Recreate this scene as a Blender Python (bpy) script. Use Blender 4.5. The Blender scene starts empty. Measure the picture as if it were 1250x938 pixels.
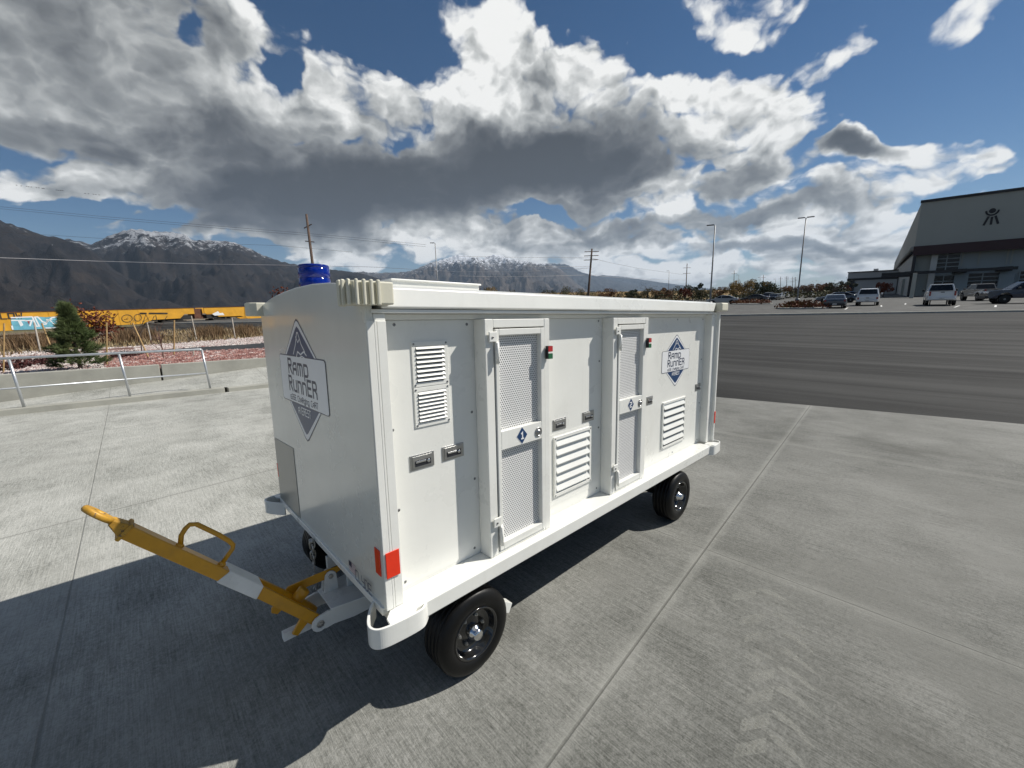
import bpy, bmesh, math, random
import numpy as np
from mathutils import Vector, Matrix, noise
random.seed(7)
S=1.65
# ------------------------------------------------------------------ frames
# camera axes measured from the vanishing points of the photograph; 'apron' frame = sloping concrete, world = gravity
def n_(v): v=np.array(v,float); return v/np.linalg.norm(v)
F_=497.; CX,CY=625.,469.
def ray(u,v): return np.array([u-CX,-(v-CY),-F_])
_M=np.stack([n_(ray(1158,384)),n_(ray(154,406)),-n_(ray(680,3730))])
_U,_s,_V=np.linalg.svd(_M); RA=_U@_V
Zw=n_(np.cross(ray(1250,348.95),ray(0,386.45))); Zw=Zw if Zw[1]>0 else -Zw
Xw=n_(RA[0]-Zw*np.dot(RA[0],Zw)); Yw=np.cross(Zw,Xw); RW=np.stack([Xw,Yw,Zw])
Q=RW@RA.T
CAM=Q@np.array([0,0,S])
def pt(u,v,z):
    d=RW@ray(u,v); return Vector(CAM+d*((z-CAM[2])/d[2]))
def pd(u,v,D): return Vector(CAM+RW@ray(u,v)/F_*D)
def hitplane(u,v,p0,nrm):
    d=RW@ray(u,v); nrm=np.array(nrm); return Vector(CAM+d*(np.dot(np.array(p0)-CAM,nrm)/np.dot(d,nrm)))
def depth(p): return float(np.dot(np.array(p)-CAM,RW@np.array([0,0,-1.])))
def ap(x,y,z=0.): return Vector(Q@np.array([x,y,z]))
Q3=Matrix([list(r) for r in Q])
sc=bpy.context.scene
C=sc.collection
# ------------------------------------------------------------------ materials
def nt(name):
    m=bpy.data.materials.new(name); m.use_nodes=True; t=m.node_tree; b=t.nodes['Principled BSDF']; return m,t,b
def N(t,typ,**k):
    nd=t.nodes.new(typ)
    for a,b in k.items():
        if a=='inp':
            for i,v in b.items(): nd.inputs[i].default_value=v
        else: setattr(nd,a,b)
    return nd
def ramp(t,fac,stops):
    r=t.nodes.new('ShaderNodeValToRGB'); e=r.color_ramp.elements
    while len(e)<len(stops): e.new(.5)
    for i,(p,c) in enumerate(stops):
        e[i].position=p; e[i].color=(*c,1) if len(c)==3 else c
    t.links.new(fac,r.inputs[0]); return r.outputs[0]
def math_(t,op,a,b=None,c=None,clamp=False):
    nd=t.nodes.new('ShaderNodeMath'); nd.operation=op; nd.use_clamp=clamp
    for i,x in enumerate((a,b,c)):
        if x is None: continue
        if isinstance(x,(int,float)): nd.inputs[i].default_value=x
        else: t.links.new(x,nd.inputs[i])
    return nd.outputs[0]
def mixc(t,f,a,b,mode='MIX'):
    nd=t.nodes.new('ShaderNodeMix'); nd.data_type='RGBA'; nd.blend_type=mode
    for i,x in ((0,f),(6,a),(7,b)):
        if isinstance(x,(int,float)): nd.inputs[i].default_value=x
        elif isinstance(x,tuple): nd.inputs[i].default_value=(*x,1) if len(x)==3 else x
        else: t.links.new(x,nd.inputs[i])
    return nd.outputs[2]
def noi(t,vec,scale,detail=4,rough=.5,dist=0,stretch=None,dim='3D'):
    if stretch:
        mp=t.nodes.new('ShaderNodeMapping'); mp.inputs['Scale'].default_value=stretch; t.links.new(vec,mp.inputs[0]); vec=mp.outputs[0]
    nd=t.nodes.new('ShaderNodeTexNoise'); nd.inputs['Scale'].default_value=scale; nd.inputs['Detail'].default_value=detail
    nd.inputs['Roughness'].default_value=rough; nd.inputs['Distortion'].default_value=dist
    t.links.new(vec,nd.inputs['Vector']); return nd.outputs['Fac']
def ramp_f(t,v,a,b_,ya,yb):
    nd=t.nodes.new('ShaderNodeMapRange'); nd.inputs[1].default_value=a; nd.inputs[2].default_value=b_; nd.inputs[3].default_value=ya; nd.inputs[4].default_value=yb
    t.links.new(v,nd.inputs[0]); return nd.outputs[0]
def objc(t): return t.nodes.new('ShaderNodeTexCoord').outputs['Object']
def bump(t,b,h,strength=.3,dist=.01):
    nd=t.nodes.new('ShaderNodeBump'); nd.inputs['Strength'].default_value=strength; nd.inputs['Distance'].default_value=dist
    t.links.new(h,nd.inputs['Height']); t.links.new(nd.outputs[0],b.inputs['Normal'])
def mat(name,col,rough=.5,metal=0,var=.12,scale=6,bmp=0,coat=0,spec=.5,bscale=None,emit=0,trans=0):
    m,t,b=nt(name)
    co=objc(t)
    f=noi(t,co,scale,5,.6)
    c0=tuple(max(0,x*(1-var)) for x in col); c1=tuple(min(1,x*(1+var)) for x in col)
    t.links.new(ramp(t,f,[(.3,c0),(.7,c1)]),b.inputs['Base Color'])
    b.inputs['Roughness'].default_value=rough; b.inputs['Metallic'].default_value=metal
    b.inputs['Coat Weight'].default_value=coat; b.inputs['Coat Roughness'].default_value=.08
    b.inputs['Specular IOR Level'].default_value=spec; b.inputs['Transmission Weight'].default_value=trans
    if bmp: bump(t,b,noi(t,co,bscale or scale*8,4),bmp,.005)
    return m
M={}
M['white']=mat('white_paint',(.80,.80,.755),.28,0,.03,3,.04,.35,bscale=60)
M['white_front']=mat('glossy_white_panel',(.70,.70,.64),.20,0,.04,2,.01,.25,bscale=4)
M['white_matte']=mat('worn_white_paint',(.80,.80,.77),.55,0,.10,9,.05)
M['cream']=mat('cream_rubber',(.62,.60,.49),.6,0,.06,8,.08)
M['steel']=mat('brushed_steel',(.42,.42,.41),.32,.85,.1,30)
M['chrome']=mat('polished_steel',(.7,.7,.7),.12,1,.03,10)
M['darksteel']=mat('dark_recess',(.035,.037,.045),.35,.3,.2,20)
M['tyre']=mat('black_rubber',(.0045,.0045,.0045),.42,0,.3,12,.1,spec=.28)
M['rimblack']=mat('black_gloss_paint',(.008,.008,.008),.14,0,.1,6,0,.8)
M['axle']=mat('black_steel',(.012,.012,.013),.4,0,.2,8)
M['yellow']=mat('yellow_paint',(.62,.30,.012),.38,0,.10,10,.05,.2)
M['yellowworn']=mat('worn_yellow_paint',(.50,.27,.03),.5,.1,.35,14,.1)
M['navy']=mat('navy_vinyl',(.010,.045,.13),.35,0,.05,3)
M['decalwhite']=mat('white_vinyl',(.80,.81,.82),.3,0,.02,3)
M['ink']=mat('dark_blue_ink',(.02,.03,.07),.4,0,.05,3)
M['red']=mat('red_reflector',(.78,.035,.008),.25,0,.05,30,0,.5)
M['reddull']=mat('red_enamel',(.45,.03,.03),.35,0,.05,10)
M['green']=mat('green_enamel',(.02,.12,.05),.35,0,.05,10)
M['screw']=mat('zinc_screw',(.25,.25,.25),.3,.8,.1,10)
M['flagred']=mat('faded_flag_red',(.42,.22,.19),.5,0,.1,40)
m,t,b=nt('blue_lens'); M['lens']=m
b.inputs['Base Color'].default_value=(.003,.012,.42,1); b.inputs['Roughness'].default_value=.08; b.inputs['Transmission Weight'].default_value=.35
t.links.new(ramp(t,noi(t,objc(t),8,2),[(0,(.001,.012,.20)),(1,(.002,.03,.34))]),b.inputs['Base Color'])
def grime(m,amt=.15,dirt=(.33,.30,.24),wav=.06):
    t=m.node_tree; b=t.nodes['Principled BSDF']; src=b.inputs['Base Color'].links[0].from_socket; co=objc(t)
    g=math_(t,'MULTIPLY',ramp_f(t,noi(t,co,2.4,7,.72,.6),.50,.78,0,1),amt)
    st=math_(t,'MULTIPLY',ramp_f(t,noi(t,co,1.,5,.7,.2,(26,26,.9)),.56,.80,0,1),amt*.6)
    sp_=math_(t,'MULTIPLY',ramp_f(t,noi(t,co,130,2,.6),.68,.76,0,1),amt*.35)
    t.links.new(mixc(t,math_(t,'MAXIMUM',math_(t,'MAXIMUM',g,st),sp_),src,dirt),b.inputs['Base Color'])
    t.links.new(ramp_f(t,noi(t,co,3,5,.6),.3,.7,b.inputs['Roughness'].default_value*.8,b.inputs['Roughness'].default_value*1.5),b.inputs['Roughness'])
    if wav:
        nd=t.nodes.new('ShaderNodeBump'); nd.inputs['Strength'].default_value=wav; nd.inputs['Distance'].default_value=.02
        t.links.new(noi(t,co,2.6,2,.5),nd.inputs['Height'])
        if b.inputs['Normal'].links: t.links.new(b.inputs['Normal'].links[0].from_socket,nd.inputs['Normal'])
        t.links.new(nd.outputs[0],b.inputs['Normal'])
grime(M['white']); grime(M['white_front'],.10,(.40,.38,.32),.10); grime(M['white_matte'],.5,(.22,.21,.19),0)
def worn(m,lo,hi,col,amt):
    t=m.node_tree; b=t.nodes['Principled BSDF']; src=b.inputs['Base Color'].links[0].from_socket; co=objc(t)
    g=math_(t,'MULTIPLY',ramp_f(t,noi(t,co,34,8,.75,.8),lo,hi,0,1),amt)
    s2=math_(t,'MULTIPLY',ramp_f(t,noi(t,co,5,6,.7,.5),.52,.75,0,1),.35)
    c=mixc(t,s2,src,tuple(x*1.6 for x in col)); t.links.new(mixc(t,g,c,col),b.inputs['Base Color'])
worn(M['yellow'],.64,.69,(.10,.06,.035),.8); worn(M['yellowworn'],.54,.60,(.09,.07,.06),.9)
# perforated sheet
def perforated():
    m,t,b=nt('perforated_white_sheet')
    co=objc(t); sp=t.nodes.new('ShaderNodeSeparateXYZ'); t.links.new(co,sp.inputs[0])
    p=.0125
    x=math_(t,'DIVIDE',sp.outputs[0],p); z=math_(t,'DIVIDE',sp.outputs[2],p*.866)
    row=math_(t,'FLOOR',z); par=math_(t,'MULTIPLY',math_(t,'MODULO',math_(t,'ABSOLUTE',row),2.),.5)
    fx=math_(t,'SUBTRACT',math_(t,'FRACT',math_(t,'ADD',x,par)),.5)
    fz=math_(t,'MULTIPLY',math_(t,'SUBTRACT',math_(t,'FRACT',z),.5),.866)
    d=math_(t,'SQRT',math_(t,'ADD',math_(t,'POWER',fx,2.),math_(t,'POWER',fz,2.)))
    hole=math_(t,'LESS_THAN',d,.27)
    tr=t.nodes.new('ShaderNodeBsdfTransparent'); mx=t.nodes.new('ShaderNodeMixShader')
    b.inputs['Base Color'].default_value=(.78,.78,.77,1); b.inputs['Roughness'].default_value=.35
    t.links.new(hole,mx.inputs[0]); t.links.new(b.outputs[0],mx.inputs[1]); t.links.new(tr.outputs[0],mx.inputs[2])
    t.links.new(mx.outputs[0],t.nodes['Material Output'].inputs[0]); return m
M['perf']=perforated()
M['behind']=mat('grey_interior',(.16,.16,.165),.6)
def grey_rgb(t,v):
    c=t.nodes.new('ShaderNodeCombineColor')
    for i in range(3): t.links.new(v,c.inputs[i])
    return c.outputs[0]
def concrete():
    m,t,b=nt('brushed_concrete'); L=t.links
    co=objc(t); sp=t.nodes.new('ShaderNodeSeparateXYZ'); L.new(co,sp.inputs[0]); x,y=sp.outputs[0],sp.outputs[1]
    big=noi(t,co,.35,5,.6,.4); mid=noi(t,co,1.6,6,.65,.6); fine=noi(t,co,38,4,.7); grain=noi(t,co,120,3,.7)
    brx=noi(t,co,1.,4,.8,.15,(60,3.2,1)); bry=noi(t,co,1.,3,.75,.05,(150,5,1)); scuff=noi(t,co,2.2,6,.7,1.2,(1,.35,1))
    f=math_(t,'ADD',math_(t,'MULTIPLY',big,.38),math_(t,'MULTIPLY',mid,.30))
    f=math_(t,'ADD',f,math_(t,'MULTIPLY',fine,.34)); f=math_(t,'ADD',f,math_(t,'ADD',math_(t,'MULTIPLY',brx,.22),math_(t,'MULTIPLY',math_(t,'SUBTRACT',bry,.5),.35)))
    f=math_(t,'ADD',f,math_(t,'MULTIPLY',grain,.34)); f=math_(t,'ADD',f,math_(t,'MULTIPLY',scuff,.16))
    col=ramp(t,f,[(.60,(.060,.062,.054)),(.71,(.150,.153,.138)),(.82,(.265,.268,.245)),(.96,(.42,.42,.39))])
    # dark worn blotches and pale scuffed blotches
    bl=noi(t,co,.55,4,.6,.8); col=mixc(t,ramp(t,bl,[(.50,(0,0,0)),(.66,(.55,.55,.55))]),col,(.29,.29,.265))
    bl2=noi(t,co,.8,5,.65,.5,(1,.6,1)); col=mixc(t,ramp(t,bl2,[(.56,(0,0,0)),(.72,(.5,.5,.5))]),col,(.115,.115,.10))
    apron_tone=ramp_f(t,math_(t,'ADD',math_(t,'SUBTRACT',y,math_(t,'MULTIPLY',x,.35)),math_(t,'MULTIPLY',mid,1.4)),.6,4.8,.52,1.12)  # smooth tone ramp across the apron, darker near right, paler far left
    col=mixc(t,1.,col,grey_rgb(t,apron_tone),'MULTIPLY')
    # fine crazing / speckle
    vo=t.nodes.new('ShaderNodeTexVoronoi'); vo.feature='DISTANCE_TO_EDGE'; vo.inputs['Scale'].default_value=22; L.new(co,vo.inputs[0])
    col=mixc(t,math_(t,'MULTIPLY',ramp_f(t,vo.outputs['Distance'],0,.05,.10,0),math_(t,'GREATER_THAN',big,.5)),col,(.12,.12,.105))
    # joints
    wob=math_(t,'MULTIPLY',math_(t,'SUBTRACT',noi(t,co,3,3),.5),.02)
    seam=math_(t,'ABSOLUTE',math_(t,'ADD',wob,math_(t,'SUBTRACT',math_(t,'SUBTRACT',y,math_(t,'MULTIPLY',x,.0926)),.79)))
    def lines(coord,off,per):
        a=math_(t,'DIVIDE',math_(t,'SUBTRACT',coord,off),per)
        return math_(t,'MULTIPLY',math_(t,'ABSOLUTE',math_(t,'SUBTRACT',a,math_(t,'ROUND',a))),per)
    jx=math_(t,'ADD',lines(x,2.88,3.33),math_(t,'MULTIPLY',wob,.6))
    jy=lines(math_(t,'SUBTRACT',y,math_(t,'MULTIPLY',x,.0926)),.79,4.4)
    dark=math_(t,'MAXIMUM',ramp_f(t,jy,.003,.009,.6,0),ramp_f(t,jx,.0025,.007,.45,0))
    halo=math_(t,'MAXIMUM',ramp_f(t,jy,.010,.06,.42,0),ramp_f(t,jx,.008,.09,.30,0))
    col=mixc(t,math_(t,'MULTIPLY',halo,math_(t,'MULTIPLY',math_(t,'ADD',mid,scuff),.95)),col,(.31,.31,.285))
    col=mixc(t,math_(t,'MULTIPLY',dark,math_(t,'ADD',.25,fine)),col,(.07,.07,.06))
    # scattered dark specks
    vs=t.nodes.new('ShaderNodeTexVoronoi'); vs.inputs['Scale'].default_value=1.3; L.new(co,vs.inputs[0])
    col=mixc(t,ramp_f(t,vs.outputs['Distance'],.010,.014,1,0),col,(.02,.02,.018))
    L.new(col,b.inputs['Base Color']); b.inputs['Roughness'].default_value=.85; b.inputs['Specular IOR Level'].default_value=.25
    h=math_(t,'ADD',math_(t,'MULTIPLY',brx,.9),math_(t,'MULTIPLY',fine,.6)); h=math_(t,'SUBTRACT',h,math_(t,'MULTIPLY',dark,2.))
    h=math_(t,'ADD',h,math_(t,'MULTIPLY',grain,.5))
    bump(t,b,h,.55,.008); return m
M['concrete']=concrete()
def asphalt(name,lo,hi,streak=True):
    m,t,b=nt(name); co=objc(t)
    f=math_(t,'ADD',math_(t,'MULTIPLY',noi(t,co,1.,5,.6,.3,(1.3,.035,1) if streak else None),.62),math_(t,'MULTIPLY',noi(t,co,.16,4,.6),.24))
    f=math_(t,'ADD',f,math_(t,'MULTIPLY',noi(t,co,45,4,.7),.16)); 
    t.links.new(ramp(t,f,[(.38,lo),(.50,tuple((a*.55+b_*.45) for a,b_ in zip(lo,hi))),(.62,hi)]),b.inputs['Base Color']); b.inputs['Roughness'].default_value=.9; b.inputs['Specular IOR Level'].default_value=.2
    bump(t,b,noi(t,co,60,4,.7),.6,.01); return m
M['asphalt']=asphalt('streaked_asphalt',(.006,.006,.006),(.052,.052,.050))
M['asphalt_lot']=asphalt('parking_asphalt',(.065,.065,.062),(.12,.12,.115),False)
M['path']=asphalt('path_asphalt',(.035,.037,.04),(.055,.057,.06),False)
M['wallc']=mat('cast_concrete',(.33,.325,.285),.85,0,.18,1.6,.4,bscale=30)
M['kerbc']=mat('kerb_concrete',(.36,.355,.32),.85,0,.15,3,.4,bscale=40)
M['galv']=mat('galvanised_steel',(.50,.52,.54),.35,.6,.1,12)
M['gravel_ground']=mat('red_stone_bed',(.20,.11,.09),.9,0,.35,9,.6,bscale=20)
M['soil']=mat('dry_soil',(.17,.13,.085),.95,0,.3,.8,.5,bscale=10)
M['ballast']=mat('track_ballast',(.17,.165,.155),.95,0,.35,5,.8,bscale=12)
M['lotline']=mat('white_road_paint',(.55,.55,.53),.7,0,.2,5)
def stonemat(name,cols):
    m,t,b=nt(name); vo=t.nodes.new('ShaderNodeTexVoronoi'); vo.inputs['Scale'].default_value=7; t.links.new(objc(t),vo.inputs[0])
    s=t.nodes.new('ShaderNodeSeparateColor'); t.links.new(vo.outputs['Color'],s.inputs[0])
    t.links.new(ramp(t,s.outputs[0],[(i/(len(cols)-1),c) for i,c in enumerate(cols)]),b.inputs['Base Color']); b.inputs['Roughness'].default_value=.85; return m
M['redstone']=stonemat('red_stones',[(.10,.035,.03),(.26,.11,.09),(.38,.22,.19),(.17,.07,.06),(.55,.45,.42)])
M['palestone']=stonemat('pale_stones',[(.40,.34,.31),(.55,.50,.47),(.33,.22,.20),(.62,.59,.56),(.24,.13,.12)])
def leafmat(name,cols,tr=.0):
    m,t,b=nt(name); vo=t.nodes.new('ShaderNodeTexVoronoi'); vo.inputs['Scale'].default_value=2.2; t.links.new(objc(t),vo.inputs[0])
    s=t.nodes.new('ShaderNodeSeparateColor'); t.links.new(vo.outputs['Color'],s.inputs[0])
    t.links.new(ramp(t,s.outputs[0],[(i/(len(cols)-1),c) for i,c in enumerate(cols)]),b.inputs['Base Color']); b.inputs['Roughness'].default_value=.7
    b.inputs['Specular IOR Level'].default_value=.2; return m
M['pine']=leafmat('pine_needles',[(.035,.055,.018),(.06,.085,.028),(.09,.115,.045),(.028,.045,.016)])
M['redleaf']=leafmat('red_brown_leaves',[(.12,.03,.018),(.17,.05,.025),(.09,.028,.018)])
M['orangeleaf']=leafmat('rust_leaves',[(.13,.055,.02),(.20,.09,.03),(.10,.045,.02),(.24,.12,.04)])
M['olive']=leafmat('olive_leaves',[(.055,.06,.025),(.085,.085,.035),(.11,.09,.04),(.04,.045,.02)])
M['darkgreen']=leafmat('dark_green_leaves',[(.025,.035,.015),(.04,.05,.022),(.055,.06,.03)])
M['goldleaf']=leafmat('golden_leaves',[(.20,.13,.035),(.26,.17,.05),(.15,.10,.03)])
M['twig']=mat('grey_brown_bark',(.10,.075,.06),.9,0,.3,8)
M['redtwig']=mat('reddish_twigs',(.17,.10,.08),.9,0,.3,8)
M['cover']=leafmat('dark_red_ground_cover',[(.06,.022,.022),(.10,.035,.028),(.04,.02,.02)])
M['rustcover']=leafmat('rust_ground_cover',[(.14,.045,.022),(.20,.07,.03),(.10,.035,.02),(.16,.10,.03)])
M['grass']=leafmat('dry_grass_blades',[(.22,.16,.08),(.32,.25,.14),(.17,.11,.055),(.40,.33,.21)])
M['goldgrass']=leafmat('golden_field_grass',[(.20,.13,.045),(.26,.17,.06),(.16,.10,.04)])
M['stake']=mat('weathered_wood_stake',(.36,.24,.11),.85,0,.25,10)
M['stakepale']=mat('pale_wood_stake',(.40,.36,.31),.85,0,.2,10)
M['pole']=mat('tarred_wood_pole',(.09,.06,.045),.9,0,.3,5)
M['polemetal']=mat('grey_pole_metal',(.16,.165,.17),.45,.5,.1,4)
M['wire']=mat('aluminium_wire',(.50,.50,.52),.4,.6,.1,2)
M['wiredark']=mat('dark_wire',(.09,.09,.10),.5,.3,.1,2)
M['traincar']=mat('railcar_yellow',(.62,.31,.018),.55,0,.16,1.1,.1)
M['rust']=mat('rusty_steel',(.11,.045,.025),.85,0,.35,3)
M['undercar']=mat('undercarriage_black',(.018,.017,.016),.8,0,.4,2)
M['sillolive']=mat('dusty_olive_steel',(.17,.15,.085),.8,0,.25,2)
M['rail']=mat('rail_steel',(.07,.055,.045),.5,.5,.3,2)
M['grafblue']=mat('light_blue_spray_paint',(.13,.38,.48),.6,0,.22,1.5)
M['grafwhite']=mat('white_spray_paint',(.72,.74,.75),.6,0,.08,2)
M['grafred']=mat('dark_red_spray_paint',(.30,.03,.03),.6,0,.1,2)
M['grafblack']=mat('black_spray_paint',(.03,.025,.02),.6,0,.1,2)
M['bldwall']=mat('olive_grey_wall',(.33,.345,.315),.8,0,.05,.15,.1)
M['bldside']=mat('light_grey_wall',(.36,.365,.345),.8,0,.06,.15,.1)
M['bldlow']=mat('blue_grey_panel',(.28,.32,.33),.8,0,.06,.1,.1)
M['maroon']=mat('dark_maroon_band',(.035,.012,.014),.6)
M['dark']=mat('black_metal',(.012,.012,.014),.5)
M['bldwhite']=mat('off_white_column',(.50,.50,.47),.7)
M['glass']=mat('dark_window_glass',(.010,.013,.017),.22,0,.2,.3,0,.0,spec=.35)
M['whitelow']=mat('white_panel_wall',(.42,.43,.43),.8,0,.06,.1)
def carpaint(name,c): return mat(name,c,.25,.1,.03,2,0,.7)
P={'white':carpaint('white_car_paint',(.60,.61,.62)),'tan':carpaint('pewter_car_paint',(.20,.19,.17)),'navy':carpaint('navy_car_paint',(.008,.012,.032)),
 'black':carpaint('black_car_paint',(.012,.012,.014)),'grey':carpaint('slate_car_paint',(.075,.09,.11)),'silver':carpaint('silver_car_paint',(.33,.34,.35)),'blue':carpaint('blue_grey_car_paint',(.09,.13,.19))}
M['lamp_red']=mat('tail_lamp_red',(.22,.01,.01),.2,0,.1,5,0,.6); M['lamp_clear']=mat('head_lamp_clear',(.6,.62,.65),.1,.3,.1,5,0,.8)
M['hub']=mat('alloy_wheel',(.22,.22,.23),.35,.7,.1,6); M['trim']=mat('black_plastic_trim',(.02,.02,.022),.6); M['plate']=mat('licence_plate_white',(.45,.45,.44),.5)
M['snowmtn']=None
# ------------------------------------------------------------------ mesh builder
class MB:
    def __init__(s): s.b=bmesh.new(); s.mi=0
    def poly(s,pts,mi=None):
        f=s.b.faces.new([s.b.verts.new(p) for p in pts]); f.material_index=s.mi if mi is None else mi; return s
    def box(s,x0,x1,y0,y1,z0,z1,T=None,mi=None):
        v=[s.b.verts.new((x,y,z) if T is None else T(x,y,z)) for x in (x0,x1) for y in (y0,y1) for z in (z0,z1)]
        for q in ((0,1,3,2),(4,6,7,5),(0,4,5,1),(2,3,7,6),(0,2,6,4),(1,5,7,3)):
            f=s.b.faces.new([v[i] for i in q]); f.material_index=s.mi if mi is None else mi
        return s
    def prism(s,pts,d,mi=None):      # pts planar polygon, d extrusion vector
        d=Vector(d); a=[s.b.verts.new(p) for p in pts]; c=[s.b.verts.new(Vector(p)+d) for p in pts]; n=len(pts); k=s.mi if mi is None else mi
        fs=[s.b.faces.new(a),s.b.faces.new(c[::-1])]
        for i in range(n): fs.append(s.b.faces.new([a[i],c[i],c[(i+1)%n],a[(i+1)%n]]))
        for f in fs: f.material_index=k
        return s
    def loft(s,rings,cap=True,closed=True,mi=None,smooth=False):
        k=s.mi if mi is None else mi
        R=[[s.b.verts.new(p) for p in r] for r in rings]; n=len(R[0])
        for a,c in zip(R,R[1:]):
            for i in range(n if closed else n-1):
                f=s.b.faces.new([a[i],a[(i+1)%n],c[(i+1)%n],c[i]]); f.material_index=k; f.smooth=smooth
        if cap:
            f=s.b.faces.new(R[0][::-1]); f.material_index=k; f=s.b.faces.new(R[-1]); f.material_index=k
        return s
    def tube(s,path,r,n=8,mi=None,cap=True,smooth=True):
        path=[Vector(p) for p in path]; rings=[]; up=None
        for i,p in enumerate(path):
            d=((path[min(i+1,len(path)-1)]-path[max(i-1,0)])).normalized()
            if up is None:
                up=d.orthogonal().normalized()
            up=(up-d*up.dot(d)).normalized(); w=d.cross(up)
            rr=r[i] if isinstance(r,(list,tuple)) else r
            rings.append([p+(up*math.cos(a)+w*math.sin(a))*rr for a in [2*math.pi*j/n for j in range(n)]])
        return s.loft(rings,cap,True,mi,smooth)
    def lathe(s,c,axis,prof,n=24,mi=None,smooth=True,cap=True):   # prof: (r, h) along axis
        c=Vector(c); axis=Vector(axis).normalized(); u=axis.orthogonal().normalized(); w=axis.cross(u)
        return s.loft([[c+axis*h+(u*math.cos(2*math.pi*j/n)+w*math.sin(2*math.pi*j/n))*max(r,1e-4) for j in range(n)] for r,h in prof],cap,True,mi,smooth)
    def strip(s,path,w,off,U,V,o,mi=None):   # flat mitred ribbon in plane (o + U*a + V*b)
        P_=[Vector((a,b)) for a,b in path]; L_=[];R_=[]
        closed=(P_[0]-P_[-1]).length<1e-9; 
        n=len(P_)
        for i,p in enumerate(P_):
            if closed: a=P_[(i-1)%(n-1)] if i not in(0,n-1) else P_[n-2]; c=P_[i+1] if i<n-1 else P_[1]
            else: a=P_[max(i-1,0)]; c=P_[min(i+1,n-1)]
            d1=(p-a).normalized() if (p-a).length>0 else None; d2=(c-p).normalized() if (c-p).length>0 else None
            d1=d1 or d2; d2=d2 or d1
            n1=Vector((-d1.y,d1.x)); n2=Vector((-d2.y,d2.x)); m=(n1+n2); m=m.normalized() if m.length>1e-6 else n1
            k=min(2.,1/max(.3,m.dot(n1)))
            e=Vector((0,0))
            if not closed and i==0: e=-d2*w/2
            if not closed and i==n-1: e=d1*w/2
            L_.append(p+m*w/2*k+e); R_.append(p-m*w/2*k+e)
        f3=lambda q: o+U*q.x+V*q.y+off
        for i in range(n-1): s.poly([f3(L_[i]),f3(R_[i]),f3(R_[i+1]),f3(L_[i+1])],mi)
        return s
    def xf(s,fn):
        for v in s.b.verts: v.co=fn(v.co)
        return s
    def done(s,name,mats,parent=None,bev=0,seg=2,recalc=True,smooth_all=False):
        if recalc: bmesh.ops.recalc_face_normals(s.b,faces=s.b.faces)
        me=bpy.data.meshes.new(name); s.b.to_mesh(me); s.b.free()
        for m in (mats if isinstance(mats,(list,tuple)) else [mats]): me.materials.append(m)
        if smooth_all: me.polygons.foreach_set('use_smooth',[True]*len(me.polygons))
        o=bpy.data.objects.new(name,me); C.objects.link(o)
        if parent: o.parent=parent
        if bev:
            md=o.modifiers.new('Bevel','BEVEL'); md.width=bev; md.segments=seg; md.limit_method='ANGLE'; md.angle_limit=math.radians(40)
        return o
def tag(o,label=None,cat=None,group=None,kind=None):
    if label: o['label']=label
    if cat: o['category']=cat
    if group: o['group']=group
    if kind: o['kind']=kind
    return o
def thing(name,label,cat,loc=(0,0,0),rot=None,group=None):
    o=bpy.data.objects.new(name,None); C.objects.link(o); o.empty_display_size=.3
    if rot is not None: o.matrix_world=Matrix.Translation(Vector(loc))@rot.to_4x4()
    else: o.location=loc
    return tag(o,label,cat,group)
def struct(o,label=None): return tag(o,label,kind='structure')
def copy_tree(o,parent=None,loc=None,rz=None,scale=None,label=None):
    c=o.copy(); C.objects.link(c); c.parent=parent
    if parent is None:
        if loc is not None: c.location=loc
        if rz is not None: c.rotation_euler=(0,0,rz)
        if scale is not None: c.scale=scale if isinstance(scale,tuple) else (scale,)*3
        if label: c['label']=label
    for ch in list(o.children): copy_tree(ch,c)
    return c
#CAMERA
cd=bpy.data.cameras.new('Camera'); cam=bpy.data.objects.new('Camera',cd); C.objects.link(cam); sc.camera=cam
cd.sensor_fit='HORIZONTAL'; cd.sensor_width=36; cd.lens=36*F_/1250; cd.clip_start=.05; cd.clip_end=80000
cam.matrix_world=Matrix.Translation(Vector(CAM))@Matrix([list(r) for r in RW]).to_4x4()
#LIGHT
SUN=Vector(Q@np.array([.86,-.50,1.])).normalized()
ld=bpy.data.lights.new('Sun','SUN'); ld.energy=4.9; ld.angle=math.radians(.53); ld.color=(1,.955,.88)
lo=bpy.data.objects.new('Sun',ld); C.objects.link(lo); lo.rotation_euler=SUN.to_track_quat('Z','Y').to_euler(); lo.location=(0,0,30)
sc.view_settings.view_transform='Standard'; sc.view_settings.look='None'; sc.view_settings.gamma=1; sc.view_settings.exposure=.27
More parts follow.
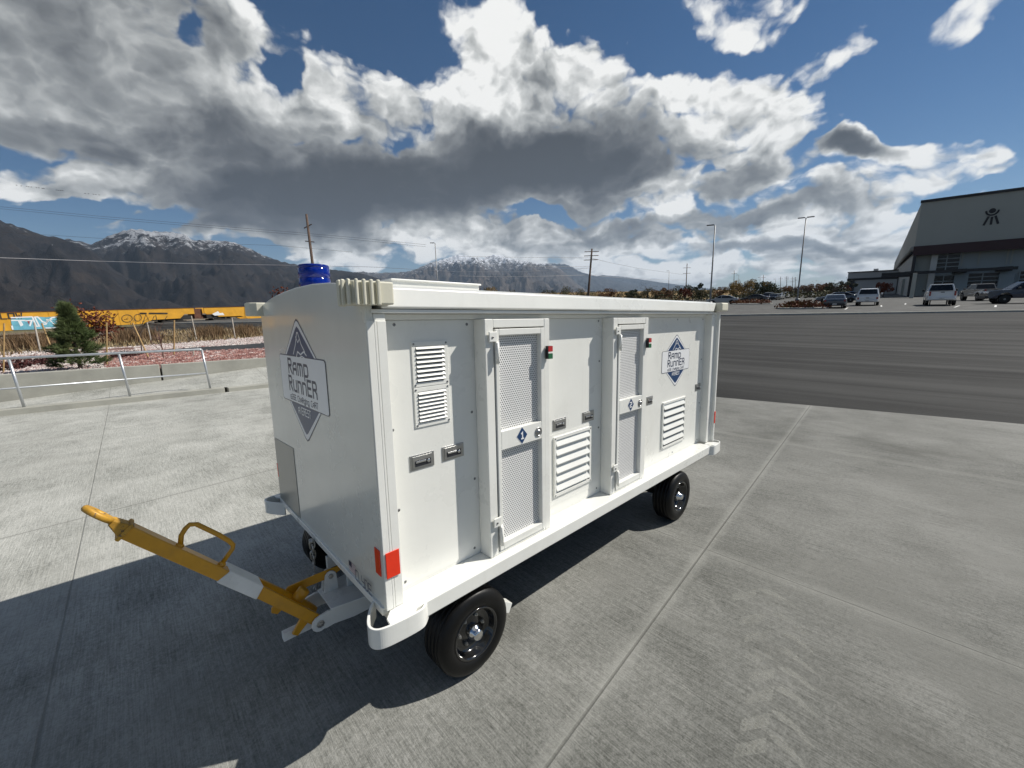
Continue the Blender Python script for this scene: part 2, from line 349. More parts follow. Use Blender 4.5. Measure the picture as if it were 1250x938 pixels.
# ------------------------------------------------------------------ SKY (world shader, fixed directions)
w=bpy.data.worlds.new('World'); sc.world=w; w.use_nodes=True; t=w.node_tree; L=t.links
bg=t.nodes['Background']; bg.inputs[1].default_value=.068
sky=t.nodes.new('ShaderNodeTexSky'); sky.sky_type='NISHITA'; sky.sun_disc=False
sky.sun_elevation=math.asin(SUN.z); sky.sun_rotation=math.atan2(SUN.x,SUN.y); sky.altitude=1400; sky.air_density=1.0; sky.dust_density=.15; sky.ozone_density=2.5
dr=t.nodes.new('ShaderNodeTexCoord').outputs['Generated']
def dirpx(u,v): return Vector(n_(RW@ray(u,v)))
def blob(u,v,rx,ry,ang=0,p0=1.0,p1=.0):
    c=dirpx(u,v); a=math.radians(ang)
    e1=dirpx(u+math.cos(a)*3,v-math.sin(a)*3)-c; e2=dirpx(u-math.sin(a)*3,v-math.cos(a)*3)-c
    k1,k2=e1.length/3,e2.length/3; x=e1.normalized(); z=c; y=z.cross(x).normalized(); x=y.cross(z)
    R=Matrix((x,y,z)).transposed()
    mp=t.nodes.new('ShaderNodeMapping'); mp.vector_type='TEXTURE'; mp.inputs[1].default_value=c; mp.inputs[2].default_value=R.to_euler(); mp.inputs[3].default_value=(rx*k1,ry*k2,max(rx*k1,.35))
    L.new(warp,mp.inputs[0]); ln=t.nodes.new('ShaderNodeVectorMath'); ln.operation='LENGTH'; L.new(mp.outputs[0],ln.inputs[0])
    nd=t.nodes.new('ShaderNodeMapRange'); nd.interpolation_type='SMOOTHSTEP'
    for i,x_ in ((1,.35),(2,1.5),(3,p0),(4,p1)): nd.inputs[i].default_value=x_
    L.new(ln.outputs['Value'],nd.inputs[0]); return nd.outputs[0]
def maxl(l):
    r=l[0]
    for x in l[1:]: r=math_(t,'MAXIMUM',r,x)
    return r
# warp of the direction makes every outline billow
def vnoise(vec,scale,detail,rough=.55):
    nd=t.nodes.new('ShaderNodeTexNoise'); nd.inputs['Scale'].default_value=scale; nd.inputs['Detail'].default_value=detail; nd.inputs['Roughness'].default_value=rough
    L.new(vec,nd.inputs['Vector']); return nd
def vm(op,a,b):
    nd=t.nodes.new('ShaderNodeVectorMath'); nd.operation=op
    for i,x in enumerate((a,b)):
        if x is None: continue
        if isinstance(x,(tuple,Vector)): nd.inputs[i].default_value=x
        elif isinstance(x,float): nd.inputs['Scale'].default_value=x
        else: L.new(x,nd.inputs[i])
    return nd.outputs[0]
wn=vnoise(dr,5.5,5)
warp=vm('ADD',dr,vm('SCALE',vm('SUBTRACT',wn.outputs['Color'],(.5,.5,.5)),.17))
cover=maxl([blob(*a) for a in [
 (150,72,335,132,0),(90,205,150,32,3),(240,190,200,90,-10),(500,225,330,75,4),(425,125,135,62,0,1.),(340,130,60,45,0),(600,70,75,95,0),(610,150,130,100,0),
 (720,130,160,100,-10),(850,150,140,80,-20),(930,140,90,75,-35),(1010,78,105,40,25,.74),(1020,155,30,14,0,.5),(1185,34,120,26,22,.62),(1245,8,70,26,20,.62),(880,12,115,44,10,.72),
 (1060,190,70,26,4,.8),(1140,192,125,30,-6,.72),(1130,214,80,16,4,.6),(1045,185,60,24,0),(900,245,190,66,5,.95),(960,300,260,54,4,.92),(740,225,130,52,0),(900,335,240,26,2,.85),(620,335,260,22,0,.8),(1060,270,60,40,0,.9),(50,215,120,30,0),(700,300,170,35,6),(560,285,90,50,0),(430,300,110,32,0),(610,300,70,35,0),
 (280,268,190,26,0,.9),(60,245,90,18,0,.6),(1130,245,70,16,10,.8),(750,335,300,26,3),
 (-300,120,320,200,0),(1500,150,160,60,0,.8),(300,-200,500,140,0,.9),(900,-250,300,120,20,.8)]])
gap=maxl([blob(*a) for a in [(440,28,60,40,-15,1.),(232,66,20,24,-40,.42),(355,98,26,18,-20,.62),(65,262,75,16,2,.9),(190,268,60,14,8,.85),
 (655,268,30,14,0,.5),(790,70,60,24,60,.7),(760,20,30,45,0,.6)]])
# generic field for the rest of the sky, behind and above the camera
sp=t.nodes.new('ShaderNodeSeparateXYZ'); L.new(dr,sp.inputs[0])
zz=math_(t,'ADD',math_(t,'MAXIMUM',sp.outputs[2],0.),.16)
cb=t.nodes.new('ShaderNodeCombineXYZ'); L.new(math_(t,'DIVIDE',sp.outputs[0],zz),cb.inputs[0]); L.new(math_(t,'DIVIDE',sp.outputs[1],zz),cb.inputs[1])
pl=cb.outputs[0]
front=t.nodes.new('ShaderNodeVectorMath'); front.operation='DOT_PRODUCT'; L.new(dr,front.inputs[0]); front.inputs[1].default_value=Vector(RW@np.array([0,.25,-1.])).normalized()
isback=ramp_f(t,front.outputs['Value'],.45,.15,0,1)
gen=math_(t,'MULTIPLY',ramp_f(t,vnoise(pl,.9,4).outputs['Fac'],.40,.60,0,1),isback)
cover=math_(t,'MAXIMUM',cover,gen)
cover=math_(t,'SUBTRACT',cover,math_(t,'MULTIPLY',gap,.95))
# detail noise: dir-space billows with extra vertical squash near the horizon
sq=t.nodes.new('ShaderNodeCombineXYZ'); L.new(sp.outputs[0],sq.inputs[0]); L.new(sp.outputs[1],sq.inputs[1])
L.new(math_(t,'POWER',math_(t,'MAXIMUM',sp.outputs[2],.0001),.72),sq.inputs[2])
dv=vm('ADD',vm('MULTIPLY',sq.outputs[0],(1.,1.,1.55)),vm('SCALE',vm('SUBTRACT',wn.outputs['Color'],(.5,.5,.5)),.12))
right=Vector(RW@np.array([.8,.62,0])).normalized()
wob9=vm('SCALE',vnoise(dv,9,2).outputs['Color'],.06)
def dens(vec):
    a=vnoise(vec,5.,8,.62).outputs['Fac']; 
    vo=t.nodes.new('ShaderNodeTexVoronoi'); vo.feature='F1'; vo.inputs['Scale'].default_value=13; vo.inputs['Detail'].default_value=2.; vo.inputs['Roughness'].default_value=.62
    L.new(vm('ADD',vec,wob9),vo.inputs['Vector'])
    return math_(t,'ADD',math_(t,'MULTIPLY',a,.78),math_(t,'MULTIPLY',math_(t,'SUBTRACT',.60,vo.outputs['Distance']),.30))
n0=dens(dv); n1=dens(vm('ADD',dv,right*.035)); n2=vnoise(vm('ADD',dv,right*.09),4.2,3,.5).outputs['Fac']; n0l=vnoise(dv,4.2,3,.5).outputs['Fac']
D=math_(t,'ADD',math_(t,'MULTIPLY',cover,1.15),math_(t,'MULTIPLY',math_(t,'SUBTRACT',n0,.47),1.75))
lit=math_(t,'ADD',math_(t,'MULTIPLY',math_(t,'SUBTRACT',n0,n1),1.7),math_(t,'MULTIPLY',math_(t,'SUBTRACT',n0l,n2),1.2))
# undersides that are thick enough to be dark
thick=maxl([blob(*a) for a in [(470,225,270,62,4,1.),(640,205,190,50,4,1.0),(770,215,110,32,14,.75),(330,195,170,60,-8,.75),(60,150,190,36,-8,.62),(120,60,280,90,0,.50),(230,150,120,60,0,.45),(300,262,260,22,2,.75),
  (700,262,110,22,10,.6),(900,215,70,20,15,.5),(1050,190,48,16,0,.85),(900,262,150,14,7,.62),(790,282,120,16,5,.6),(960,300,160,9,3,.5),(-300,120,300,150,0,.5)]])
D=math_(t,'ADD',D,math_(t,'MULTIPLY',thick,.32))
alpha=t.nodes.new('ShaderNodeMapRange'); alpha.interpolation_type='SMOOTHSTEP'; alpha.inputs[1].default_value=.33; alpha.inputs[2].default_value=.66; L.new(D,alpha.inputs[0])
edge=ramp_f(t,D,.35,1.25,.22,-.12)
lum=math_(t,'ADD',math_(t,'ADD',.87,edge),math_(t,'MULTIPLY',lit,math_(t,'SUBTRACT',1.,math_(t,'MULTIPLY',thick,.72)))); lum=math_(t,'SUBTRACT',lum,math_(t,'MULTIPLY',isback,.38)); lum=math_(t,'SUBTRACT',lum,math_(t,'MULTIPLY',thick,math_(t,'ADD',.88,math_(t,'MULTIPLY',math_(t,'SUBTRACT',n0l,.5),.8))))  # unseen clouds behind the camera are dimmed to lessen their fill light
ccol=ramp(t,lum,[(0.,(.055,.058,.062)),(.22,(.11,.115,.12)),(.5,(.27,.28,.28)),(.78,(.56,.57,.56)),(1.,(.90,.90,.88))])
ccol=vm('SCALE',ccol,12.8)
# blue of clear air: physical sky, slightly deepened
hs=t.nodes.new('ShaderNodeHueSaturation'); hs.inputs['Saturation'].default_value=1.26; hs.inputs['Value'].default_value=.72; L.new(sky.outputs[0],hs.inputs['Color'])
low=ramp_f(t,sp.outputs[2],-.005,.035,.55,1.)
fin=mixc(t,math_(t,'MULTIPLY',alpha.outputs[0],low),hs.outputs[0],ccol)
fin=mixc(t,ramp_f(t,sp.outputs[2],.0,.05,.75,0),fin,(3.2,4.1,5.2,1)); L.new(fin,bg.inputs[0])
try: w.cycles.sampling_method='MANUAL'; w.cycles.sample_map_resolution=256
except Exception: pass
# ------------------------------------------------------------------ GROUND
AR=Q3.to_4x4()
def apron_child_world(o): o.matrix_world=AR; return o
jA=Vector(ap(9.04,3.23)); jB=Vector(ap(9.66,-.92))
def joint(y):   # point on concrete/asphalt joint at apron y
    x=9.66+(y+.92)*(9.04-9.66)/(3.23+.92); return x
mb=MB(); ys=[-16,-12,-8,-4,0,4,8,12.82]
for a,b_ in zip(ys,ys[1:]):
    mb.poly([(-16,a,0),(joint(a),a,0),(joint(b_),b_,0),(-16,b_,0)])
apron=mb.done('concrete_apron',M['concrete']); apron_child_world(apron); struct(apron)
kA=Vector((42.17,-3.24,0)); kB=Vector((34.26,12.34,0)); kd=(kB-kA)/(kB.y-kA.y)
def kerbpt(y,z=0): p=kA+kd*(y-kA.y); return Vector((p.x,p.y,z))
def jpt(y): return Vector(ap(joint(y),y))
mb=MB(); ys=[-60,-16,-8,0,6,12.9,30,70]
def jw(y):
    p=jpt(max(-16,min(12.9,y))); p=p+(Vector((jA.x-jB.x,jA.y-jB.y,0))/(jA.y-jB.y))*(y-max(-16,min(12.9,y))); return p
rows=[]
for y in ys:
    a=jw(y)+Vector((0,0,-.006)); k=kerbpt(y*1.25,0); rows.append([a.lerp(k,f) for f in (0,.2,.4,.6,.8,1)])
for r0,r1 in zip(rows,rows[1:]):
    for i in range(5): mb.poly([r0[i],r0[i+1],r1[i+1],r1[i]])
struct(mb.done('asphalt_road',M['asphalt']))
# far kerb and parking lot
mb=MB(); kn=Vector((kd.y,-kd.x,0)).normalized()
a,b_=kerbpt(-70,0),kerbpt(80,0)
mb.loft([[p+kn*o+Vector((0,0,z)) for o,z in ((0,-.15),(0,.11),(.03,.13),(.16,.13),(.16,-.15))] for p in (a,b_)])
struct(mb.done('kerb',M['kerbc']))
mb=MB(); mb.poly([a+kn*.161+Vector((0,0,.10)),Vector((900,-400,.10)),Vector((900,500,.10)),b_+kn*.161+Vector((0,0,.10))])
struct(mb.done('parking_lot',M['asphalt_lot']))
mb=MB(); mb.poly([(-19900,-19900,-3.),(19900,-19900,-3.),(19900,19900,-3.),(-19900,19900,-3.)])
struct(mb.done('ground',M['soil']))
# parking bay lines
ml=MB()
for (u,v,u2,v2) in ((1076,374.6,1075.4,370.5),(1031.5,378,1037,374.4),(1165,375.5,1180,370),(1105,372,1106,368.5),(1215,375,1216,371)):
    p,q=pt(u,v,.104),pt(u2,v2,.104); q=p+(q-p).normalized()*5.0; s_=Vector((-(q-p).y,(q-p).x,0)).normalized()*.06
    ml.poly([p-s_,p+s_,q+s_,q-s_])
struct(ml.done('bay_lines',M['lotline']))
# tyre tread marks scuffed pale on the concrete
def scuff():
    m,t,b=nt('pale_scuffed_concrete'); co=objc(t)
    b.inputs['Base Color'].default_value=(.40,.40,.36,1); b.inputs['Roughness'].default_value=.9
    f=math_(t,'MULTIPLY',ramp_f(t,noi(t,co,90,4,.8),.36,.62,.12,1),.40)
    f=math_(t,'MULTIPLY',f,ramp_f(t,noi(t,co,5,3),.36,.56,.35,1))
    tr=t.nodes.new('ShaderNodeBsdfTransparent'); mx=t.nodes.new('ShaderNodeMixShader')
    t.links.new(f,mx.inputs[0]); t.links.new(tr.outputs[0],mx.inputs[1]); t.links.new(b.outputs[0],mx.inputs[2]); t.links.new(mx.outputs[0],t.nodes['Material Output'].inputs[0]); return m
mb=MB()
def axy(u,v):
    d=RA@ray(u,v); p=np.array([0,0,S])+d*(-S/d[2]); return Vector((p[0],p[1],.0012))
for (u,v,w_,h_) in ((905,728,30,12),(915,757,32,13),(922,778,32,14),(925,803,33,15),(927,826,32,15),(924,852,34,17),(918,884,36,20),(912,915,40,22)):
    mb.poly([axy(u-w_*.45,v+h_*.5),axy(u-w_*.35,v-h_*.25),axy(u+w_*.6,v-h_*.65),axy(u+w_*.55,v+h_*.2)])
    x0=u+w_*.62; y0=v-h_*.5
    mb.poly([axy(x0,y0-h_*.35),axy(x0+16,y0-h_*.15),axy(x0+34,y0+h_*.7),axy(x0+56,y0+h_*2.1),axy(x0+44,y0+h_*1.7),axy(x0+26,y0+h_*.75),axy(x0+10,y0+h_*.25)])
to=mb.done('tyre_tread_marks',scuff()); apron_child_world(to); struct(to)
# ------------------------------------------------------------------ LEFT SIDE : kerb, ramp, railing, wall
CY0=12.80
mb=MB()
for x0,x1,dz in ((-15,1.72,0.),(1.80,16,-.02)):
    mb.box(x0,x1,CY0,CY0+.28,-.12,.125+dz)
kb=mb.done('ramp_kerb_wall',M['wallc'],bev=.012); apron_child_world(kb); tag(kb,'low concrete kerb wall that carries the metal railing','kerb wall')
mb=MB(); WY=15.0
def rampz(x): return .05+(x+2.3)*.0656
mb.loft([[(x,CY0+.285,min(rampz(x)-.06,.10)),(x,WY,rampz(x))] for x in (-15,-2.3,0.6,3.1,8)],cap=False,closed=False)
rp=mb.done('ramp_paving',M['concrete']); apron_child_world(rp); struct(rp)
for i,(x0,x1) in enumerate(((-15,.585),(.625,15.2))):
    mb=MB(); mb.box(x0,x1,WY+.003,WY+.25,-1.2,.685)
    o=mb.done('retaining_wall',M['wallc'],bev=.012)
    apron_child_world(o); tag(o,['long grey concrete retaining wall behind the railing, left of its open joint','grey concrete retaining wall behind the cart, right of the open joint'][i],'wall')
# railing
rl=thing('metal_railing','galvanised two-rail pipe railing with leaning posts on the low kerb wall','railing',ap(-.15,12.94,.125),Q3)
Rl=lambda x,y,z: Vector((x+.15,y-12.94,z-.125))
y_=12.94
for x in (-4.9,-3.35,-1.77,-.16,1.363):
    mb=MB(); mb.tube([Rl(x+.075,y_,.115),Rl(x,y_,1.12)],.024,10); mb.done('post',M['galv'],rl)
mb=MB(); mb.tube([Rl(-7,y_,1.14),Rl(1.33,y_,1.14),Rl(1.37,y_,1.12)],.026,10); mb.done('top_rail',M['galv'],rl)
mb=MB(); mb.tube([Rl(-7,y_-.0,.53),Rl(1.40,y_,.53)],.019,10); mb.done('lower_rail',M['galv'],rl)
# --- beds beyond the wall
wl=lambda x: (lambda p:Vector((p.x,p.y,.062)))(ap(x,WY+.24,.66))
A0,A1=wl(-15),wl(14)
e0,e1=pt(-60,441,.05),pt(316,411.5,.05)        # far edge of gravel bed
ed=(e1-e0).normalized(); e0=e0-ed*8; e1=e1+ed*30
def lerp(a,b_,f): return a+(b_-a)*f
mb=MB(); nS=24
for i in range(nS):
    f0,f1=i/nS,(i+1)/nS
    q=[lerp(A0,A1,f0),lerp(A0,A1,f1),lerp(e0,e1,f1),lerp(e0,e1,f0)]
    m0,m1=lerp(q[0],q[3],.25),lerp(q[1],q[2],.25); m0.z=m1.z=.07
    mb.poly([q[0],q[1],m1,m0]); mb.poly([m0,m1,q[2],q[3]])
struct(mb.done('stone_bed',M['gravel_ground']))
p=[pt(128,440,.078),pt(345,424,.078),pt(345,417,.078),pt(128,430,.078)]
d=(p[1]-p[0]).normalized(); mb=MB(); mb.poly([p[0],p[1]+d*10,p[2]+d*12,p[3]]); struct(mb.done('asphalt_path',M['path']))
# railway
TD=Vector((.942,.3365,0)); TN=Vector((-.3365,.942,0)); T0=Vector((-9.84,70.4,0))-TN*.0   # front rail
def tk(s,o,z): p=T0+TD*s+TN*o; return Vector((p.x,p.y,z))
mb=MB()
sl=[-90,-60,-30,0,30,60,100,160]
mb.loft([[e0+(e1-e0)*((s+90)/250.)+Vector((0,0,-.0)), tk(s,-16,-.45),tk(s,-5,-.95)] for s in sl],cap=False,closed=False)
struct(mb.done('dry_verge',M['soil']))
mb=MB(); mb.loft([[tk(s,-5.2,-.96),tk(s,-1.6,-.56),tk(s,3.2,-.56),tk(s,7,-1.1)] for s in (-120,200)],cap=False,closed=False); struct(mb.done('track_ballast',M['ballast']))
for o_ in (0.,1.5):
    mb=MB(); mb.loft([[tk(s,o_+a,z) for a,z in ((-.07,-.56),(-.02,-.50),(-.04,-.44),(.04,-.44),(.02,-.50),(.07,-.56))] for s in (-120,200)]); o=mb.done('rail',M['rail']); tag(o,'nearer steel rail of the railway track' if o_==0 else 'farther steel rail of the railway track, beyond the nearer one','rail')
# ---- train: articulated yellow well cars
def s_at(u,off=-.35,v=395):
    d=RW@ray(u,v); a=np.array(T0+TN*off); k=np.dot(a-CAM,np.array(TN))/np.dot(d,np.array(TN)); P_=CAM+d*k; return float(np.dot(P_-np.array(T0),np.array(TD)))
STROKE={}
def G(ch,*pl): STROKE[ch]=pl
# squared techno capitals on a 4 x 6 grid
G('R',[(0,0),(0,6),(3.4,6),(4,5.3),(4,4.0),(3.4,3.3),(.6,3.3)],[(1.6,2.9),(4.2,0)]); G('A',[(0,0),(0,4),(1.4,5),(4,5),(4,0)],[(.3,2.2),(3.7,2.2)])
G('r',[(0,0),(0,6),(3.2,6),(4,5.2),(4,3.8),(3.2,3),(.5,3)],[(2.2,3),(4,1.6),(4,0)])
G('a',[(0,0),(0,3.2),(1.2,4.4),(4,4.4),(4,0)],[(.3,1.9),(3.7,1.9)])
G('m',[(0,0),(0,4.4),(4.4,4.4),(5.2,3.6),(5.2,0)],[(2.6,0),(2.6,4.1)]); G('p',[(0,-1.6),(0,4.4),(3.2,4.4),(4,3.6),(4,.8),(3.2,0),(.4,0)])
G('u',[(0,4.4),(0,.8),(.8,0),(4,0),(4,4.4)]); G('n',[(0,0),(0,4.4),(3.2,4.4),(4,3.6),(4,0)]); G('e',[(4,0),(0,0),(0,4.4),(4,4.4)],[(.3,2.2),(3.4,2.2)])
G('E',[(4,0),(0,0),(0,6),(4,6)],[(.3,3),(3.5,3)]); G('G',[(4,6),(.8,6),(0,5.2),(0,0),(4,0),(4,3),(2,3)]); G('S',[(4,6),(.8,6),(0,5.2),(0,3.4),(4,3),(4,0),(0,0)]); 
G('C',[(4,6),(.8,6),(0,5.2),(0,.8),(.8,0),(4,0)]); G('h',[(0,0),(0,6)],[(.3,4),(3.2,4),(4,3.2),(4,0)]); G('g',[(4,0),(0,0),(0,4.2),(4,4.2),(4,-1.6),(0,-1.6)]); G('i',[(0,0),(0,4.2)],[(0,5.2),(0,5.9)])
G('t',[(0,4.2),(4,4.2)],[(2,4),(2,0)]); G('V',[(0,6),(2,0),(4,6)]); G('T',[(0,6),(4,6)],[(2,5.7),(2,0)]); G('L',[(0,6),(0,0),(4,0)]); G('Y',[(0,6),(0,3),(4,3)],[(4,6),(4,0),(1,0)]); G('D',[(0,0),(0,6),(3,6),(4,5),(4,1),(3,0),(0,0)])
G('O',[(0,0),(0,6),(4,6),(4,0),(0,0)]); G('W',[(0,6),(1,0),(2,4),(3,0),(4,6)]); G('1',[(1,5),(2.2,6),(2.2,0)],[(1,0),(3.4,0)]); G('2',[(0,6),(3.2,6),(4,5.2),(4,3.6),(0,2.2),(0,0),(4,0)])
WID={'m':5.2,'i':0,'1':3.4}
def text_width(s_,gap=1.6): return sum((3 if c==' ' else WID.get(c,4))+gap for c in s_)-gap
def write(mb,s_,h,w_,U,V,o,off,center=True,sx=1.,gap=1.6,mi=None):
    k=h/6.; W_=text_width(s_,gap)*k*sx; x=-W_/2 if center else 0.; j=0
    for c in s_:
        if c!=' ':
            for q,pl in enumerate(STROKE[c]):
                mb.strip([(x+a*k*sx,b_*k) for a,b_ in pl],w_,off*(1+.12*q),U,V,o,mi)
        x+=((3 if c==' ' else WID.get(c,4))+gap)*k*sx
ZB,ZT=-.44,2.02
def railcar(s0,s1,label):
    c0=(s0+s1)/2; Lh=(s1-s0)/2
    root=thing('well_car',label,'railcar',tk(c0,.75,-.44),Matrix((TD,TN,Vector((0,0,1)))).transposed(),'yellow railway well cars')
    # local x along track, y away, z up from rail
    H=2.46; z1=1.35; z2=.52
    prof=[(-Lh,H),(Lh,H),(Lh,z1+.25),(Lh-1.3,z1+.25),(Lh-1.9,z1-.3),(Lh-5.2,z1-.35),(Lh-6.3,z2),(-Lh+6.3,z2),(-Lh+5.2,z1-.35),(-Lh+1.9,z1-.3),(-Lh+1.3,z1+.25),(-Lh,z1+.25)]
    mb=MB()
    for y in (-1.25,1.13): mb.prism([(x,y,z) for x,z in prof],(0,.12,0))
    mb.done('side_sill',M['traincar'],root,bev=.02)
    mb=MB(); mb.box(-Lh,Lh,-1.30,-1.13,H+.003,H+.07); mb.box(-Lh,Lh,1.13,1.30,H+.003,H+.07); mb.done('top_chord',M['rust'],root)
    mb=MB(); mb.box(-Lh+6.2,Lh-6.2,-1.22,1.22,z2-.25,z2-.01); mb.done('well_floor',M['sillolive'],root)
    for xa,xb in ((-Lh+.3,-Lh+6),(Lh-6,Lh-.3)):
        mb=MB(); mb.box(xa,xb,-1.1,1.1,z1-.5,z1+.1); mb.done('end_platform',M['undercar'],root)
    for e in (-1,1):
        tr=MB(); cx=e*(Lh-2.6); tr.box(cx-1.5,cx+1.5,-1.1,-.95,.35,.75); tr.box(cx-1.5,cx+1.5,.95,1.1,.35,.75); tr.box(cx-.3,cx+.3,-.95,.95,.3,.8); tb=tr.done('truck',M['undercar'],root,bev=.04)
        for dx in (-.9,.9):
            for y in (-.95,.55):
                wh=MB(); wh.lathe((cx+dx,y,.44),(0,1,0),[(.05,0),(.44,0),(.44,.12),(.48,.14),(.48,.17),(.05,.18)],18); wh.done('wheel',M['rail'],tb)
    for k in range(9):
        x=-Lh+6.5+k*(2*Lh-13)/8; mb=MB(); mb.box(x-.04,x+.04,-1.275,-1.253,z2+.05,H-.05); mb.done('side_rib',M['traincar'],root)
    return root,Lh
sA0,sA1=s_at(-250),s_at(239); sB0=s_at(251)
carA,LhA=railcar(sA0,sA1,'yellow railway well car with blue graffiti, left of the coupling gap')
carB,LhB=railcar(sB0,sB0+(sA1-sA0),'yellow railway well car partly hidden by the white cart, right of the coupling gap')
cpl=MB(); q=(sA1+sB0)/2
mb=MB(); mb.box(-.55,.55,-.9,.9,.9,2.35); o=mb.done('rusty_end_ladder_frame',M['rust']); o.matrix_world=Matrix.Translation(tk(q,.75,-.44))@Matrix((TD,TN,Vector((0,0,1)))).transposed().to_4x4()
bpy.context.view_layer.update()
mw=o.matrix_world.copy(); o.parent=carB; o.matrix_parent_inverse=Matrix.Identity(4); o.matrix_basis=(Matrix.Translation(tk(sB0+(sA1-sA0)/2,.75,-.44))@Matrix((TD,TN,Vector((0,0,1)))).transposed().to_4x4()).inverted()@mw; o.name='end_frame'
# graffiti, as flat paint on the side of car A
Lc=(sA0+sA1)/2
def tl(u,v,off=-.002):   # pixel on side plane -> local coords of car A
    d=RW@ray(u,v); y_=.75-1.25; a=np.array(T0+TN*y_); k=np.dot(a-CAM,np.array(TN))/np.dot(d,np.array(TN)); P_=CAM+d*k-np.array(tk(Lc,.75,-.44))
    return Vector((float(np.dot(P_,np.array(TD))),-1.25+off,float(P_[2])))
def gz(x,y): return (x/11.364,365+y/11.364)
mb=MB()
mb.poly([tl(*gz(*q),-.028) for q in ((150,300),(160,262),(440,250),(520,248),(640,255),(830,240),(950,250),(1100,230),(1110,330),(1010,390),(840,405),(640,410),(480,425),(190,435),(165,380))]); gb=mb.done('graffiti_field',M['grafblue'],carA,recalc=False)
mb=MB(); U_=Vector((1,0,0)); V_=Vector((0,0,1))
for pl in ([(160,262),(440,250),(450,255),(480,330),(500,380),(545,380),(480,255),(520,250),(590,320),(640,330),(720,262),(830,245),(850,262)],[(165,300),(255,300),(290,370),(310,360),(275,300),(340,300)],[(360,305),(440,300),(415,370)],
           [(600,350),(635,352),(660,300),(715,290),(650,290)],[(690,300),(760,355),(740,345)],[(780,315),(850,300),(880,260),(930,250)],[(640,405),(840,400),(840,360)],[(1070,320),(1140,330),(1130,390)],[(1140,330),(1210,335),(1200,355),(1120,352)],[(165,380),(175,420)]):
    q=[tl(*gz(*x)) for x in pl]; mb=MB(); mb.strip([(a.x,a.z) for a in q],.13,Vector((0,-1.284,0)),U_,V_,Vector((0,0,0))); mb.done('graffiti_outline',M['grafwhite'],gb,recalc=False)
mb=MB(); mb.poly([tl(*gz(*q),-.036) for q in ((375,310),(410,308),(405,360))]); mb.done('graffiti_red_mark',M['grafred'],gb,recalc=False)
mb=MB()
def circ(u,v,ru,rv,n=14): return [(u+ru*math.cos(2*math.pi*i/n),v+rv*math.sin(2*math.pi*i/n)) for i in range(n+1)]
for pl in (circ(155,389,6.5,4.6),circ(168,388,4.5,4.2),circ(126,389,4,4.2),[(131,384),(138,390),(144,383),(138,390),(139,397),(148,398)],[(174,395),(178,384),(184,396),(188,386)],[(190,385),(192,394),(198,395),(204,386)]):
    q=[tl(*x) for x in pl]; mb=MB(); mb.strip([(a.x,a.z) for a in q],.06,Vector((0,-1.2835,0)),U_,V_,Vector((0,0,0))); mb.done('scrawl',M['grafblack'],carA,recalc=False)
for x0 in (171.5,173,174.4,176,177.4,183,185,187,189,191,193,195,196.6,198.5,201,203): 
    mb=MB(); a=tl(x0,382.8); mb.box(a.x-.13,a.x+.13,-1.283,-1.28,a.z-.1,a.z+.1); mb.done('stencilled_mark',M['grafblack'],carA)
mb=MB(); q=tl(1.5,389.6); write(mb,'LOW',.55,.11,U_,V_,q,Vector((0,-.03,0)),False,1.1)
mb.done('painted_writing',M['grafblack'],carA,recalc=False)
def blB(u,v): 
    Lb=sB0+(sA1-sA0)/2; d=RW@ray(u,v); y_=.75-1.25; a=np.array(T0+TN*y_); k=np.dot(a-CAM,np.array(TN))/np.dot(d,np.array(TN)); P_=CAM+d*k-np.array(tk(Lb,.75,-.44)); return Vector((float(np.dot(P_,np.array(TD))),-1.28,float(P_[2])))
mb=MB(); mb.poly([blB(*q) for q in ((259,383.5),(264,381),(266,380),(268,382.5),(272,382),(274,385),(270,385),(262,385.5))]); mb.done('graffiti_patch',M['grafwhite'],carB,recalc=False)
# ------------------------------------------------------------------ VEGETATION helpers
def leaves(mb,c,r,n,size,rng,flat=.5,shell=.35):
    for i in range(n):
        while True:
            p=Vector((rng.uniform(-1,1),rng.uniform(-1,1),rng.uniform(-1,1)))
            if shell<p.length<1: break
        p=Vector((p.x*r[0],p.y*r[1],p.z*r[2]))+Vector(c)
        a=Vector((rng.gauss(0,1),rng.gauss(0,1),rng.gauss(0,flat))).normalized(); b_=a.orthogonal().normalized(); b_=(Matrix.Rotation(rng.uniform(0,6.28),3,a)@b_)
        s_=size*rng.uniform(.5,1.3); c_=a.cross(b_)
        mb.poly([p+b_*s_,p+c_*s_*.6,p-b_*s_,p-c_*s_*.6])
def branchy(mb,base,h,r,rng,levels=3,spread=.5,tips=None,n0=9):
    def rec(p,d,l,r_,lv):
        q=p+d*l; m_=p+d*l*.5+Vector((rng.gauss(0,1),rng.gauss(0,1),0))*l*.05
        mb.tube([p,m_,q],[r_,r_*.8,r_*.55],4 if lv<levels else 6,smooth=False)
        if lv<=0:
            if tips is not None: tips.append(q)
            return
        for k in range(rng.choice((2,3,3)) if lv<levels else n0):
            f=rng.uniform(.35,1.) if lv==levels else rng.uniform(.5,1); st=p.lerp(q,f)
            nd=(d+Vector((rng.gauss(0,1),rng.gauss(0,1),rng.uniform(-.1,.5)))*spread).normalized()
            rec(st,nd,l*rng.uniform(.38,.6),r_*.45,lv-1)
    rec(Vector(base),Vector((0,0,1)),h,r,levels)
def gz_ground(p): return p
